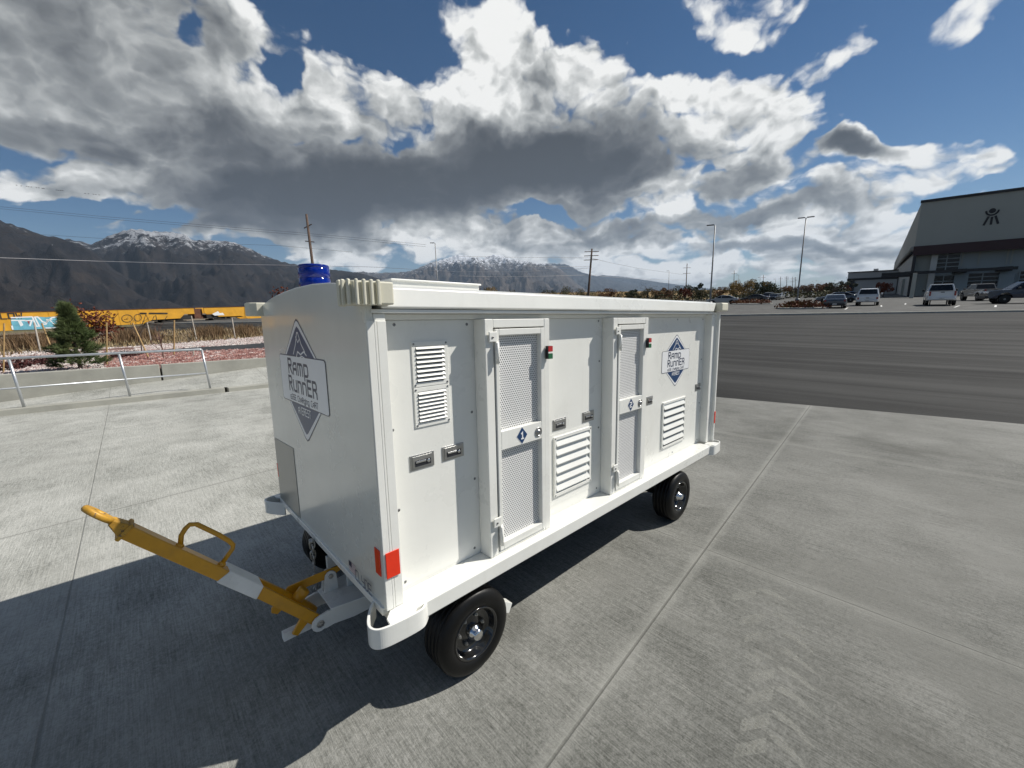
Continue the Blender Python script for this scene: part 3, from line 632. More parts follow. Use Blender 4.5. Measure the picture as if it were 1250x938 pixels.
# pine beside the wall
rng=random.Random(3)
pb=pt(98,449,.12); PD=depth(pb); ph=(449-374)/F_*PD
pine=thing('pine_tree','small bushy green pine behind the concrete wall, in front of the blue graffiti','tree',pb)
mb=MB(); mb.tube([(0,0,-.05),(.02,0,ph*.5),(0,.01,ph*.97)],[.05,.03,.008],7); mb.done('trunk',M['twig'],pine)
mb=MB()
def needle_tuft(c,d,L_,n,rng):
    for i in range(n):
        dd=(d+Vector((rng.gauss(0,.45),rng.gauss(0,.45),rng.gauss(0,.45)))).normalized(); st=c+d*rng.uniform(-.5,.5)*L_
        s_=dd.orthogonal().normalized()*.0065; e=st+dd*L_*rng.uniform(.6,1.1); mb.poly([st-s_,st+s_,e+s_*.3,e-s_*.3])
for i in range(820):
    f=(rng.random())**.9; z=ph*(.04+.90*f); rad=ph*.41*(1-f)**.62*(.85+.3*math.sin(f*26))+.03
    if f>.84: rad=.10
    elif f>.72: rad*=.5
    a=rng.uniform(0,6.283); d=Vector((math.cos(a),math.sin(a),.45)).normalized()
    rr=rad*.84*rng.uniform(.15,1.)**.6; needle_tuft(Vector((math.cos(a)*rr,math.sin(a)*rr,z)),d,.13,26,rng)
for i in range(46):
    a=rng.uniform(0,6.283); rr=rng.uniform(0,.13); needle_tuft(Vector((math.cos(a)*rr,math.sin(a)*rr,ph*rng.uniform(.90,1.0))),Vector((math.cos(a)*.4,math.sin(a)*.4,1)).normalized(),.13,24,rng)
mb.done('crown',M['pine'],pine,recalc=False)
# red-leaved young tree behind the pine
def young_tree(u,v,vtop,wpx,label,leafm,twigm,nleaf,seed,z=.08,lsize=.045,group=None):
    r_=random.Random(seed); b_=pt(u,v,z); D=depth(b_); h=(v-vtop)/F_*D; W_=wpx/F_*D/2
    root=thing('young_tree',label,'tree',b_,None,group)
    mb=MB(); tips=[]; branchy(mb,(0,0,-.05),h*.52,.025,r_,3,.55,tips,10); mb.done('branches',twigm,root,recalc=False)
    if nleaf:
        mb=MB()
        for i in range(nleaf):
            p=r_.choice(tips)+Vector((r_.gauss(0,1),r_.gauss(0,1),r_.gauss(0,1)))*.08*h
            leaves(mb,p,(.05,.05,.05),3,lsize,r_,.8,0)
        mb.done('crown',leafm,root,recalc=False)
    return root
young_tree(119,437,364,44,'young tree with dark red autumn leaves just right of the pine',M['redleaf'],M['redtwig'],620,5)
young_tree(200,438,384,40,'bare reddish sapling between wooden stakes on the red stone bed',None,M['redtwig'],0,8)
young_tree(173,430,374,22,'thin bare sapling with brown twigs in front of the black graffiti scrawl',None,M['twig'],0,21)
# tree far behind roof of cart, left of beacon
young_tree(350,400,352,30,'small red-leaved tree showing above the front arch of the cart roof',M['redleaf'],M['redtwig'],300,15,z=-.1,lsize=.09)
# stakes
STK=[(5,395,3.5,455,'yellow wooden stake at the far left edge, upright beside the wall','stake'),(41.5,394,49.5,430,'pale stake leaning right over the blue graffiti, first of the leaning pair','stakepale'),(51,395,65,431,'darker stake leaning right beside the blue graffiti, second of the leaning pair','stake'),
 (130,394,130,446,'upright yellow stake directly right of the pine','stake'),(162,395,182,437,'brown stake leaning right, left of the bare sapling','stake'),(179.5,394,184.5,416,'short pale leaning stake between the brown stake and the upright one','stakepale'),
 (212.6,391,212,434,'upright yellow stake near the coupling gap, between bare sapling and railing end','stake'),(233.5,386,239.5,413,'pale bent stake leaning under the coupling gap of the train','stakepale'),(236,427,236,435,'short pale stub of a stake at the path edge','stakepale'),(283,388,287,413,'thin pale stake nearest the cart, in the dry grass','stakepale')]
for u0,v0,u1,v1,lab,mm in STK:
    b_=pt(u1,v1,.08); D=depth(b_); tp=pd(u0,v0,D)
    mb=MB(); mb.tube([(0,0,-.06),tp-b_],.021*D/12 if D<20 else .03,7,smooth=False); o=mb.done('tree_stake',M[mm]); o.location=b_; tag(o,lab,'stake','stakes for the young trees')
# stones
def stones(name,mat_,n,fn,smin,smax,seed,label):
    r_=random.Random(seed); mb=MB()
    for i in range(n):
        p=fn(r_)
        if p.y<15.30: continue
        s_=r_.uniform(smin,smax); ro=Matrix.Rotation(r_.uniform(0,6.28),3,'Z')
        v=[ro@Vector((a*s_*r_.uniform(.7,1.2),b_*s_*r_.uniform(.6,1.),c_*s_*r_.uniform(.5,.8)))+p for a,b_,c_ in ((1,0,0),(0,1,0),(-1,0,0),(0,-1,0),(0,0,1))]
        for a,b_ in ((0,1),(1,2),(2,3),(3,0)): mb.poly([v[a],v[b_],v[4]])
    o=mb.done(name,mat_,recalc=False); tag(o,label,'stones',kind='stuff'); return o
def bedpt(r_,u0,u1,va,vb,z=.08):
    u=r_.uniform(u0,u1); f=(u-u0)/(u1-u0); v=(va[0]+(va[1]-va[0])*f)+(r_.random()**1.0)*((vb[0]+(vb[1]-vb[0])*f)-(va[0]+(va[1]-va[0])*f))
    return pt(u,v,z)
stones('red_gravel',M['redstone'],6500,lambda r_:bedpt(r_,128,330,(434,425.5),(449.5,438)),.04,.085,1,'red stone mulch between the retaining wall and the dark path')
stones('pink_gravel',M['palestone'],3600,lambda r_:bedpt(r_,-10,325,(437,410.5),(431,418) ) if r_.random()<.3 else bedpt(r_,165,325,(425.5,411),(429,419)),.04,.09,2,'pale pink and white stone mulch beyond the path')
stones('white_gravel',M['palestone'],3200,lambda r_:bedpt(r_,-12,165,(434,427),(460,448)),.025,.065,4,'white and pink stone mulch around the foot of the pine')
# dark red low ground cover in the bed
r_=random.Random(9); mb=MB()
for (u,v,w_,h_) in ((30,443,22,6),(52,444,18,5),(15,450,12,4),(150,436,16,6),(160,434,12,4),(66,440,8,5)):
    c=pt(u,v,.1); D=depth(c); leaves(mb,c,(w_/F_*D,.5,.16),500,.045,r_,.8,0)
tag(mb.done('ground_cover',M['cover'],recalc=False),'dark red creeping shrubs on the stones by the pine','ground cover',kind='stuff')
# dry grass
def blades(name,mat_,n,fn,h0,h1,seed,label,w_=.02):
    r_=random.Random(seed); mb=MB()
    for i in range(n):
        p=fn(r_); h=r_.uniform(h0,h1)
        if noise.noise(p*.35)<-.12: h*=.35
        a=r_.uniform(0,6.28); s_=Vector((math.cos(a),math.sin(a),0))*w_*(1+.02*(p-Vector(CAM)).length); e=p+Vector((r_.gauss(0,.25),r_.gauss(0,.25),1))*h
        mb.poly([p-s_,p+s_,e])
    return tag(mb.done(name,mat_,recalc=False),label,'grass',kind='stuff')
def vergept(r_):
    s_=r_.uniform(-50,60); f=r_.random(); a=e0+(e1-e0)*((s_+90)/250.); b_=tk(s_,-16,-.45); c_=tk(s_,-6,-.92)
    return a.lerp(b_,f*1.25) if f<.8 else b_.lerp(c_,(f-.8)*4.)
blades('dry_grass',M['grass'],24000,vergept,.08,.32,6,'straw-coloured dry grass along the railway ballast',.022)
def bushpt(r_):
    u=r_.choice((18,40,60,78,140,150,163,178,252,262,300)); p=pt(u+r_.gauss(0,7),424-(u)*.05+r_.gauss(0,2),-.05); return p
blades('brown_grass_clumps',leafmat('brown_grass_blades',[(.15,.095,.05),(.20,.13,.07),(.11,.07,.04)]),9000,bushpt,.3,.85,12,'taller brown grass clumps between the stones and the track',.016)
# ------------------------------------------------------------------ BUILDINGS
E2=Vector((.99608,.08844,0)).normalized(); E1=Vector((E2.y,-E2.x,0))   # E1: along the front, towards the right; E2: receding
BD=118.; B0=pt(1109,362,.1)
B0=Vector((B0.x,B0.y,.1))
def bf(u,v,off=0.):     # local coords (s along E1, d recess, z) of a pixel on the front plane offset by off
    q=hitplane(u,v,B0+E2*off,E2); r_=q-B0; return Vector((r_.dot(E1),off,r_.z))
def bs(u,v,off=0.):     # on side plane
    q=hitplane(u,v,B0+E1*off,E1); r_=q-B0; return Vector((off,r_.dot(E2),r_.z))
BR=Matrix((E1,E2,Vector((0,0,1)))).transposed()
hang=thing('hangar_building','large olive grey hangar with a dark band, tall window and round black emblem','building',B0,BR)
s0=bf(1119,300).x; tl_=bf(1125,248); bz=bf(1119,301).z; tz=tl_.z; SR=75.
u0=tl_.x
zr=lambda s:tz
mb=MB(); mb.box(u0,SR,0,60,bz,tz); mb.done('upper_wall',M['bldwall'],hang)
mb=MB(); mb.box(u0-.15,SR,-.25,.6,tz+.004,tz+.5); mb.done('roof_edge',M['dark'],hang)
b1=bf(1119,301).z; b2=bf(1119,304.5).z; b1r=bf(1250,288.5); 
mb=MB(); mb.box(u0-.1,SR,-.35,.3,b1-1.9,b1-.01); mb.done('dark_band',M['maroon'],hang)
rec=2.2
mb=MB(); mb.box(u0+.2,SR,rec,58,-.1,bz-.2); mb.done('lower_wall',M['bldlow'],hang)
mb=MB(); mb.box(u0+.25,bf(1139,330).x,rec-.35,rec-.02,0,b1-1.95); mb.done('corner_panel',M['bldwall'],hang)
mb=MB(); mb.box(u0+.02,u0+.55,-.1,.5,0,b1-1.92); mb.done('corner_post',M['dark'],hang,bev=.03)
def bfr(u,v): return bf(u,v,rec-.4)
mb=MB(); p0,p1=bfr(1141,303),bfr(1135,362); mb.box(min(p0.x,p1.x)-.3,p0.x+.7,rec-1.2,rec-.3,0,b1-1.95); mb.done('column',M['bldwhite'],hang,bev=.05)
def window(u0_,v0_,u1_,v1_,nx,ny,deep=.0,zc=None):
    a=bfr(u0_,v0_); b_=bfr(u1_,v1_); x0,x1=a.x,b_.x; z0,z1=b_.z,a.z
    z0=max(z0,.5)
    mb=MB(); mb.box(x0,x1,rec-.10,rec-.02,z0,z1); g=mb.done('window',M['glass'],hang)
    mb=MB(); w_=.16
    for i in range(nx+1): x=x0+(x1-x0)*i/nx; mb.box(x-w_/2,x+w_/2,rec-.19,rec-.105,z0,z1)
    for j in range(ny+1): z=z0+(z1-z0)*j/ny; mb.box(x0,x1,rec-.17,rec-.108,z-w_/2,z+w_/2)
    mb.done('window_frame',M['bldlow'],g)
window(1143,302,1170,330,2,6); window(1137,337,1164,360,2,3); window(1180,334,1218,352,2,4); window(1246,331,1275,350,2,4)
for u in (1176,1196.5,1231,1236.5):
    a=bfr(u,310); mb=MB(); mb.box(a.x-.12,a.x+.12,rec-.12,rec-.01,bf(1200,330,rec).z+1,bz-.5); mb.done('wall_joint',M['bldwall'],hang)
for u in (1173,1228):
    a=bfr(u,340); mb=MB(); mb.box(a.x-1.,a.x+1.,rec-.9,rec-.02,0,bf(u,334,rec).z); mb.done('pilaster',M['bldlow'],hang,bev=.05)
a=bf(1076,336.5,-1.5); b_=bf(1243,325,-1.5); ch=bf(1180,330,-1.5).z
mb=MB(); mb.box(a.x,b_.x,-1.9,-1.1,ch-.3,ch+.25); mb.box(a.x,bf(1112,335,-1.5).x,-1.95,2,ch-.75,ch-.31); cn=mb.done('canopy',M['dark'],hang,bev=.03)
for u in (1173,1228,1112): 
    x=bf(u,330,-1.5).x; mb=MB(); mb.box(x-.9,x+.9,-1.0,rec-.05,ch-.5,ch+.35); mb.done('canopy_bracket',M['dark'],cn)
# side wall receding, with stepped lower wing and diagonal brace
q1=bs(1117,303,u0); side_end=bs(1090,322,u0).y
mb=MB(); mb.box(u0+.03,u0+.5,.3,min(max(side_end,60),260),0,tz-.02); mb.done('side_wall',M['bldside'],hang)
mb=MB(); A_=Vector((u0-.15,.4,bz-.3)); B_=bs(1090,331,u0-.15); mb.tube([A_,B_],.45,6); mb.done('diagonal_brace',M['bldside'],hang)
mb=MB(); mb.tube([A_+Vector((-.1,0,-.9)),B_+Vector((-.1,0,-.9))],.28,6); mb.done('brace_rail',M['dark'],hang)
for u in (1114,1102):
    p_=bs(u,340,u0-.5); mb=MB(); mb.box(u0-.5,u0-.02,p_.y,p_.y+1.0,0,bz*.40); mb.done('side_buttress',M['bldwall'],hang,bev=.05)
# emblem: disc with arc and three rays
mb=MB(); o_=Vector((0,-.06,0)); ctr=bf(1211.5,257.5); kx=abs(bf(1216.0,257).x-bf(1207.5,257).x)/2; kz=abs(bf(1211,254).z-bf(1211,260).z)/2
mb.prism([(ctr.x+kx*math.cos(a),-.10,ctr.z+kz*math.sin(a)) for a in [2*math.pi*i/24 for i in range(24)]],(0,.06,0))
arc=[(ctr.x+kx*1.75*math.cos(a),ctr.z+kz*1.75*math.sin(a)) for a in [math.radians(180+5+i*170/14) for i in range(15)]]
U_=Vector((1,0,0)); V_=Vector((0,0,1)); mb.strip(arc,.28,Vector((0,-.08,0)),U_,V_,Vector((0,0,0)))
for (ua,va,ub,vb) in ((1206.3,265.5,1201,274.5),(1210.8,266,1209.5,273.5),(1215.5,264.5,1218,272.5)):
    a=bf(ua,va); b_=bf(ub,vb); mb.strip([(a.x,a.z),(b_.x,b_.z)],.33,Vector((0,-.081,0)),U_,V_,Vector((0,0,0)))
mb.done('emblem',M['dark'],hang)
# low building to the left
LB=pt(1060,359.5,.1); LB=Vector((LB.x,LB.y,.1)); D_=depth(LB)
def lf(u,v): r_=hitplane(u,v,LB,E2)-LB; return Vector((r_.dot(E1),0,r_.z))
low=thing('low_office_building','long low pale grey building with a thin dark stripe, left of the hangar','building',LB,BR)
x0=lf(1034,345).x; x1=lf(1095,345).x; zt=lf(1055,332.5).z
mb=MB(); mb.box(x0,x1,0,40,0,zt); mb.done('wall',M['whitelow'],low)
mb=MB(); zz_=lf(1055,340.5).z; mb.box(x0-.1,x1,-.3,-.02,zz_-.5,zz_+.3); mb.done('stripe',M['dark'],low)
mb=MB(); mb.box(x0,lf(1043,345).x,-.5,-.01,0,zz_-.55); mb.done('entrance',M['glass'],low)
mb=MB(); mb.box(x0-.2,x1,-.4,.4,zt+.01,zt+.35); mb.done('parapet_cap',M['dark'],low)
mb=MB(); xx=lf(1072,331).x; mb.box(lf(1066,331).x,xx,3,9,zt,zt+1.2); mb.done('roof_unit',M['whitelow'],low)
# ------------------------------------------------------------------ VEHICLES
def arch(cx,r,zb,n=9): return [(cx+r*math.cos(a),zb+r*math.sin(a)*1.05) for a in [math.pi-math.pi*i/n for i in range(n+1)]]
def vehicle(kind,paint,loc,head,label,group='vehicles in the parking lot'):
    root=thing({'pickup':'pickup_truck','suv':'sport_utility_vehicle','sedan':'sedan_car'}[kind],label,{'pickup':'pickup truck','suv':'SUV','sedan':'car'}[kind],loc,Matrix.Rotation(head,3,'Z'),group)
    if kind=='pickup': Lf,W_,H,wb,wr,zb=2.9,.98,1.92,1.75,.40,.48
    elif kind=='suv': Lf,W_,H,wb,wr,zb=2.4,.93,1.74,1.4,.36,.36
    else: Lf,W_,H,wb,wr,zb=2.4,.90,1.44,1.4,.33,.26
    r=wr+.07
    if kind=='pickup':
        top=[(Lf,.95),(Lf-.08,1.12),(Lf-.9,1.2),(1.35,1.25),(-.85,1.25),(-.87,1.30),(-Lf+.02,1.30)]
        cab=[(1.45,1.24),(.65,H-.02),(.2,H),(-.55,H-.02),(-.85,1.24)]
    elif kind=='suv':
        top=[(Lf,.72),(Lf-.1,.95),(Lf-.9,1.05),(1.2,1.08),(-Lf+.05,1.10),(-Lf,.9)]
        cab=[(1.3,1.07),(.55,H-.06),(-.2,H),(-1.85,H-.05),(-2.3,1.09)]
    else:
        top=[(Lf,.6),(Lf-.12,.78),(Lf-.9,.88),(1.1,.95),(-1.5,1.0),(-Lf+.1,.98),(-Lf,.75)]
        cab=[(1.2,.94),(.3,H-.03),(-.3,H),(-.95,H-.05),(-1.85,.99)]
    low_=[(-Lf,zb+.12),(-Lf+.1,zb)]+arch(-wb,r,zb)+arch(wb,r,zb)+[(Lf-.1,zb),(Lf,zb+.15)]
    prof=low_+top
    rings=[]
    for y,k in ((-W_,1),(-W_+.0,1),(W_,1)): pass
    mb=MB(); mb.prism([(x,-W_,z) for x,z in prof],(0,2*W_,0)); 
    mb.xf(lambda c:Vector((c.x*(1-.03*(abs(c.x)/Lf)**6),c.y*(1-.10*max(0,(abs(c.x)-Lf*.72)/(Lf*.28)))*(1-.05*max(0,c.z-.8)),c.z)))
    mb.done('body',P[paint],root,bev=.07,seg=3)
    if kind=='pickup':
        mb=MB(); mb.box(-Lf+.08,-.95,-W_+.12,W_-.12,1.27,1.305); mb.done('bed_liner',M['trim'],root)
    zc0=cab[0][1]; tp=lambda z:1-.20*(z-zc0)/(H-zc0)
    mb=MB(); mb.loft([[(x,s_*(W_-.06)*tp(z),z) for x,z in cab] for s_ in (-1,1)]); mb.done('cabin',P[paint],root,bev=.05,seg=2)
    # glazing
    g=.012
    def side(x0,x1,zl,zh,s_):
        def topx(x,z):
            return x
        f,m0,m1,bk=cab[0],cab[1],cab[3],cab[4]
        fx=lambda z:f[0]+(m0[0]-f[0])*(z-f[1])/(m0[1]-f[1])-.10; rx=lambda z:bk[0]+(m1[0]-bk[0])*(z-bk[1])/(m1[1]-bk[1])+.10
        q=[(max(x0,rx(zl)),zl),(min(x1,fx(zl)),zl),(min(x1,fx(zh)),zh),(max(x0,rx(zh)),zh)]
        return [(x,s_*((W_-.06)*tp(z)+g),z) for x,z in q]
    zl,zh=zc0+.07,H-.12
    cut=.15
    for s_ in (-1,1):
        for a_,b2 in ((-3,cut-.04),(cut+.04,3)):
            mb=MB(); mb.poly(side(a_,b2,zl,zh,s_)); mb.done('side_window',M['glass'],root,recalc=False)
    def endglass(p,q,name):
        d=Vector((q[0]-p[0],0,q[1]-p[1])); nrm=Vector((d.z,0,-d.x)).normalized(); nrm=nrm if (nrm.x>0)==(p[0]>0) else -nrm
        a=Vector((p[0],0,p[1]))+d*.12+nrm*.02; c=Vector((p[0],0,p[1]))+d*.90+nrm*.02
        ya=(W_-.14)*tp(a.z)-.04; yc=(W_-.14)*tp(c.z)-.04
        mb=MB(); mb.poly([(a.x,-ya,a.z),(a.x,ya,a.z),(c.x,yc,c.z),(c.x,-yc,c.z)]); mb.done(name,M['glass'],root)
    endglass(cab[0],cab[1],'windshield'); endglass(cab[4],cab[3],'rear_window')
    for cx in (-wb,wb):
        for s_ in (-1,1):
            mb=MB(); y0=s_*(W_-.01); mb.lathe((cx,y0,wr),(0,-s_,0),[(wr*.62,.0),(wr*.93,.0),(wr,.04),(wr,.20),(wr*.9,.23)],20); ty=mb.done('wheel',M['tyre'],root)
            mb=MB(); mb.lathe((cx,y0,wr),(0,s_,0),[(wr*.60,.0),(wr*.62,-.005),(wr*.55,-.02),(wr*.2,.0),(.01,.005)],16,cap=False); mb.done('rim',M['hub'],ty)
            mb=MB(); mb.lathe((cx,s_*(W_-.36),wr),(0,s_,0),[(.01,0),(wr+.05,0),(wr+.05,.05)],14); mb.done('wheel_well',M['trim'],root)
    zt=top[-1][1]
    lz0,lz1=(zt-.42,zt-.04) if kind!='sedan' else (.70,.88)
    for s_ in (-1,1):
        mb=MB(); mb.box(-Lf-.005,-Lf+.14,s_*(W_*.86-.13) if s_>0 else -W_*.86,s_*W_*.86 if s_>0 else -W_*.86+.13,lz0,lz1); mb.done('tail_light',M['lamp_red'],root,bev=.02)
        mb=MB(); mb.box(Lf-.25,Lf+.0,min(s_*.55,s_*.85)*W_,max(s_*.55,s_*.85)*W_,top[0][1]-.02,top[0][1]+.13); mb.done('headlight',M['lamp_clear'],root,bev=.03)
        mb=MB(); mb.box(.95,1.1,s_*(W_+.02) if s_>0 else -W_-.2,s_*(W_+.2) if s_>0 else -W_-.02,zc0+.02,zc0+.2); mb.done('side_mirror',P[paint] if kind!='pickup' else M['trim'],root,bev=.03)
    mb=MB(); mb.box(-Lf-.12,-Lf+.12,-W_*.88,W_*.88,zb+.05,zb+.28); mb.done('rear_bumper',M['trim'] if paint!='white' else P[paint],root,bev=.04)
    mb=MB(); mb.box(Lf-.15,Lf+.08,-W_*.85,W_*.85,zb-.02,zb+.22); mb.done('front_bumper',M['trim'],root,bev=.04)
    mb=MB(); mb.box(-Lf-.135,-Lf-.122,-.16,.16,zb+.12,zb+.26) ; mb.done('licence_plate',M['plate'],root)
    mb=MB(); mb.box(-Lf-.012,-Lf+.01,-.12,.12,lz1-.10,lz1-.04); mb.done('tailgate_handle',M['trim'],root)
    if kind=='suv':
        for s_ in (-1,1):
            mb=MB(); mb.tube([(-1.6,s_*.62,H-.02),(-1.5,s_*.62,H+.06),(.0,s_*.62,H+.07),(.2,s_*.62,H+.01)],.02,6); mb.done('roof_rail',M['trim'],root)
    return root
def atp(u,v,z=.104): return pt(u,v,z)
def place(kind,paint,u,v,head,label,du=None): return vehicle(kind,paint,atp(u,v),math.radians(head),label)
HX=math.degrees(math.atan2(E2.y,E2.x))
place('pickup','white',1145,372.6,HX-1,'white pickup truck seen from the rear in front of the tall hangar window')
place('pickup','tan',1196,367.0,HX+14,'pewter pickup truck behind the white pickup, close to the hangar wall')
place('pickup','navy',1254,370.2,HX+100,'dark navy pickup truck at the right edge, bonnet to the left')
place('suv','white',1058.5,372.8,HX+0,'white sport utility vehicle seen from behind, left of the parking line')
lc=place('sedan','grey',1018,375.8,HX+4,'low slate car seen from behind beside the planted island'); lc.scale=(1,1,.88)
place('sedan','grey',1021,369.8,HX+97,'slate grey sedan seen side-on behind the low slate car')
place('sedan','blue',1035,365.2,HX+97,'blue grey car parked behind the slate grey sedan')
place('sedan','silver',1010,361.2,HX+97,'pale silver car in the far row between the light pole and the grey sedan')
place('suv','white',995,362.0,HX+120,'small white sport utility vehicle in the far row right of the double-headed light pole')
for k_,(kd_,pc_,u_,v_,h_,lb_) in enumerate((('sedan','white',988,363.4,175,'white car nose to the road, lowest of the cluster right of the double-headed pole'),('sedan','blue',1003,358.8,97,'dark blue car high in the cluster left of the low building'),
  ('suv','black',1013,357.2,97,'black sport utility vehicle at the back of the lot below the dark tree'),('sedan','silver',1044,359.8,97,'silver car half hidden behind the white sport utility vehicle on its left'),('sedan','black',966,363.2,178,'black car just left of the double-headed pole'),
  ('sedan','blue',1050,356.6,97,'blue car at the foot of the low office building'),('sedan','grey',905,365.0,92,'slate car behind the roof corner, farthest left in the far row'))):
    place(kd_,pc_,u_,v_,HX+h_,lb_)
place('sedan','black',921,367.8,HX+92,'black sedan seen side-on, leftmost of the far row beside the rust-coloured bed')
place('suv','black',937,366.2,HX+175,'black sport utility vehicle nose toward the road, second in the far row')
place('sedan','black',945,366.6,HX+178,'black car with pale headlights between the black SUV and the silver car')
place('sedan','silver',950.5,365.8,HX+178,'silver car third from the left end of the far row')
place('suv','white',957.5,364.6,HX+178,'white sport utility vehicle at the right end of the far row')
place('sedan','silver',882,371.5,HX+98,'silver car half hidden behind the rear corner of the white cart')
# planted islands
def island(ua,ub,v,hpx,seed,label,kerb=True):
    c=pt((ua+ub)/2,v,.104); a,b_=pt(ua,v,.104),pt(ub,v,.104); D=depth(c); W_=(b_-a).length/2
    root=thing('planted_island',label,'planting bed',c,Matrix.Rotation(math.atan2((b_-a).y,(b_-a).x),3,'Z'))
    mb=MB(); mb.loft([[(W_*math.cos(t_)*k,1.7*math.sin(t_)*k,z) for t_ in [2*math.pi*i/28 for i in range(28)]] for k,z in ((1.03,0),(1.03,.13),(.95,.15))]); mb.done('island_kerb',M['kerbc'],root)
    r_=random.Random(seed); mb=MB()
    for i in range(60):
        f=r_.uniform(-.88,.88); leaves(mb,(W_*f,r_.uniform(-1.2,1.2)*math.sqrt(1-f*f),.2),(.5,.5,hpx/F_*D*(1-f*f*.5)),30,.13,r_,.8,0)
    mb.done('shrubs',M['rustcover'],root,recalc=False)
island(950,1008,377,8,31,'kerbed bed of rust-coloured shrubs at the foot of the double-headed light pole')
island(895,938,371.5,5,32,'kerbed bed of rust-coloured shrubs in front of the leftmost black sedan')
# ------------------------------------------------------------------ LIGHT POLES, UTILITY POLES, WIRES, BIRDS
def lamp_pole(u,vt,vb,D,heads,label,ut=None):
    tp=pd(ut or u,vt,D); zb=.104 if heads else -.9; base=Vector((tp.x,tp.y,zb)); H=tp.z-zb
    root=thing('light_pole',label,'light pole',base,Matrix.Rotation(math.atan2(base.y,base.x),3,'Z'),'parking lot light poles')
    mb=MB(); mb.lathe((0,0,0),(0,0,1),[(.28,0),(.28,.7),(.10,.71),(.10,.8),(.065,H)],10); mb.done('pole',M['polemetal'],root)
    for s_ in ((-1,1) if heads==2 else (1,)):
        mb=MB(); mb.box(-.14,.14,min(s_*.1,s_*.95),max(s_*.1,s_*.95),H-.02,H+.10); mb.done('lamp_head',M['polemetal'],root,bev=.02)
    return root
lamp_pole(984,266,372,depth(pt(976,371,.1)),2,'tall light pole with two flat lamp heads standing in the rust-coloured bed')
lamp_pole(873,275,366,50.,1,'tall light pole with one lamp head rising behind the rear corner of the cart')
lamp_pole(531,297,360,78.,1,'light pole with one lamp head above the roof hatch of the cart')
lamp_pole(817,331,362,150.,1,'small distant light pole nearest right of the thin brown utility pole')
lamp_pole(869,334,362,150.,1,'small distant light pole just left of the tall single-headed pole')
lamp_pole(902,336,362,170.,1,'small distant light pole above the golden tree')
lamp_pole(928,339,362,190.,1,'small distant light pole above the round green tree, left of its utility pole')
lamp_pole(947,341,362,210.,1,'faint distant light pole right of the round green tree')
def util_pole(ut,vt,ub,vb,D,label,arms=2,rad=.16):
    tp=pd(ut,vt,D); bb=pd(ub,vb,D); d=(bb-tp); bb=tp+d*((tp.z+1.2)/max(.01,(tp.z-bb.z))); base=Vector((bb.x,bb.y,bb.z)); 
    root=thing('utility_pole',label,'utility pole',base,None,'wooden utility poles along the railway')
    T_=tp-base; mb=MB(); mb.tube([(0,0,0),T_],[rad,rad*.62],8); mb.done('pole',M['pole'],root)
    for k in range(arms):
        c=T_*(1-(.10+.13*k if arms<3 else .04+.06*k)); a_=Vector((.60,-.5,.35 if k%2==0 else -.1)).normalized()*(.5+.0*k) if rad>.15 and D<60 else Vector((.7,-.7,0))*(1.1)
        mb=MB(); mb.tube([c-a_,c,c+a_],.055,5,smooth=False); mb.done('cross_arm',M['pole'],root)
    return root,base+T_
_,UA=util_pole(374,262,381.5,322,46.,'leaning brown wooden pole with two short arms above the blue beacon',2,.20)
_,UB=util_pole(722.6,304,718,361,62.,'dark wooden utility pole carrying the wires, centre of the skyline',3,.20)
_,UC=util_pole(838.8,322,837,360,118.,'thin brown utility pole above the red shrub',2)
util_pole(896.3,330.5,895.5,358,170.,'utility pole with one cross arm left of the golden tree',1)
util_pole(932,336,931,360,190.,'utility pole above the round green tree',1)
util_pole(953,338,952.5,360,210.,'utility pole left of the double-headed light pole, third from it',1)
util_pole(960.5,337.5,960,360,205.,'dark utility pole with wide arms left of the double-headed light pole',3)
util_pole(967.5,338,967,360,230.,'far utility pole just left of the double-headed light pole',2)
util_pole(971,338.5,970.7,360,235.,'far utility pole touching the double-headed light pole on its left',3)
def wire(pts,label,r,m_='wire',sag=0.):
    mb=MB(); mb.tube(pts,r,5,smooth=False); o=mb.done('power_line',M[m_]); tag(o,label,'power line','overhead power lines'); return o
def wpts(lst): return [pd(u,v,D) for u,v,D in lst]
wire(wpts([(-40,314,30),(0,314.8,32),(120,319,38),(250,322.5,44),(356,324,49),(450,326,53),(560,332,57),(640,332,60),(721,327.5,62)]),'pale overhead wire crossing the dark mountainside, lowest on the left',.022)
wire(wpts([(560,337,57),(600,338,58.5),(660,337.5,60),(719.5,335.8,62)]),'pale overhead wire reaching the central utility pole at its lowest arm',.026)
wire(wpts([(640,325,60),(680,325.7,61),(720.5,325.8,62)]),'pale overhead wire reaching the central utility pole at its middle arm',.02)
wire(wpts([(560,313,57),(640,314.5,60),(721,315,62)]),'thin overhead wire reaching the top arm of the central utility pole',.02)
wire(wpts([(-40,249.5,60),(0,252.5,60),(120,264,62),(250,275,64),(350,283,66),(430,290,68),(520,299,72)]),'thin dark wire high over the left mountains, upper of the close pair',.018,'wiredark')
wire(wpts([(-40,252,60),(0,255,60),(120,266.5,62),(250,277.5,64),(350,285.5,66),(430,292.5,68),(520,301.5,72)]),'thin dark wire high over the left mountains, lower of the close pair',.018,'wiredark')
wire(wpts([(-40,281,60),(0,283.5,60),(120,291,62),(250,297,64),(340,300,66),(430,308,68)]),'thin dark wire crossing in front of the snowy left ridge',.018,'wiredark')
wire(wpts([(721,315,62),(745,321,75),(780,328,95),(838,336,118)]),'overhead wire descending from the central pole toward the far right poles',.02,'wiredark')
wire(wpts([(719.5,336,62),(760,339.5,85),(800,341.5,105),(838,342,118)]),'low overhead wire from the central pole to the thin brown pole',.03)
r_=random.Random(2)
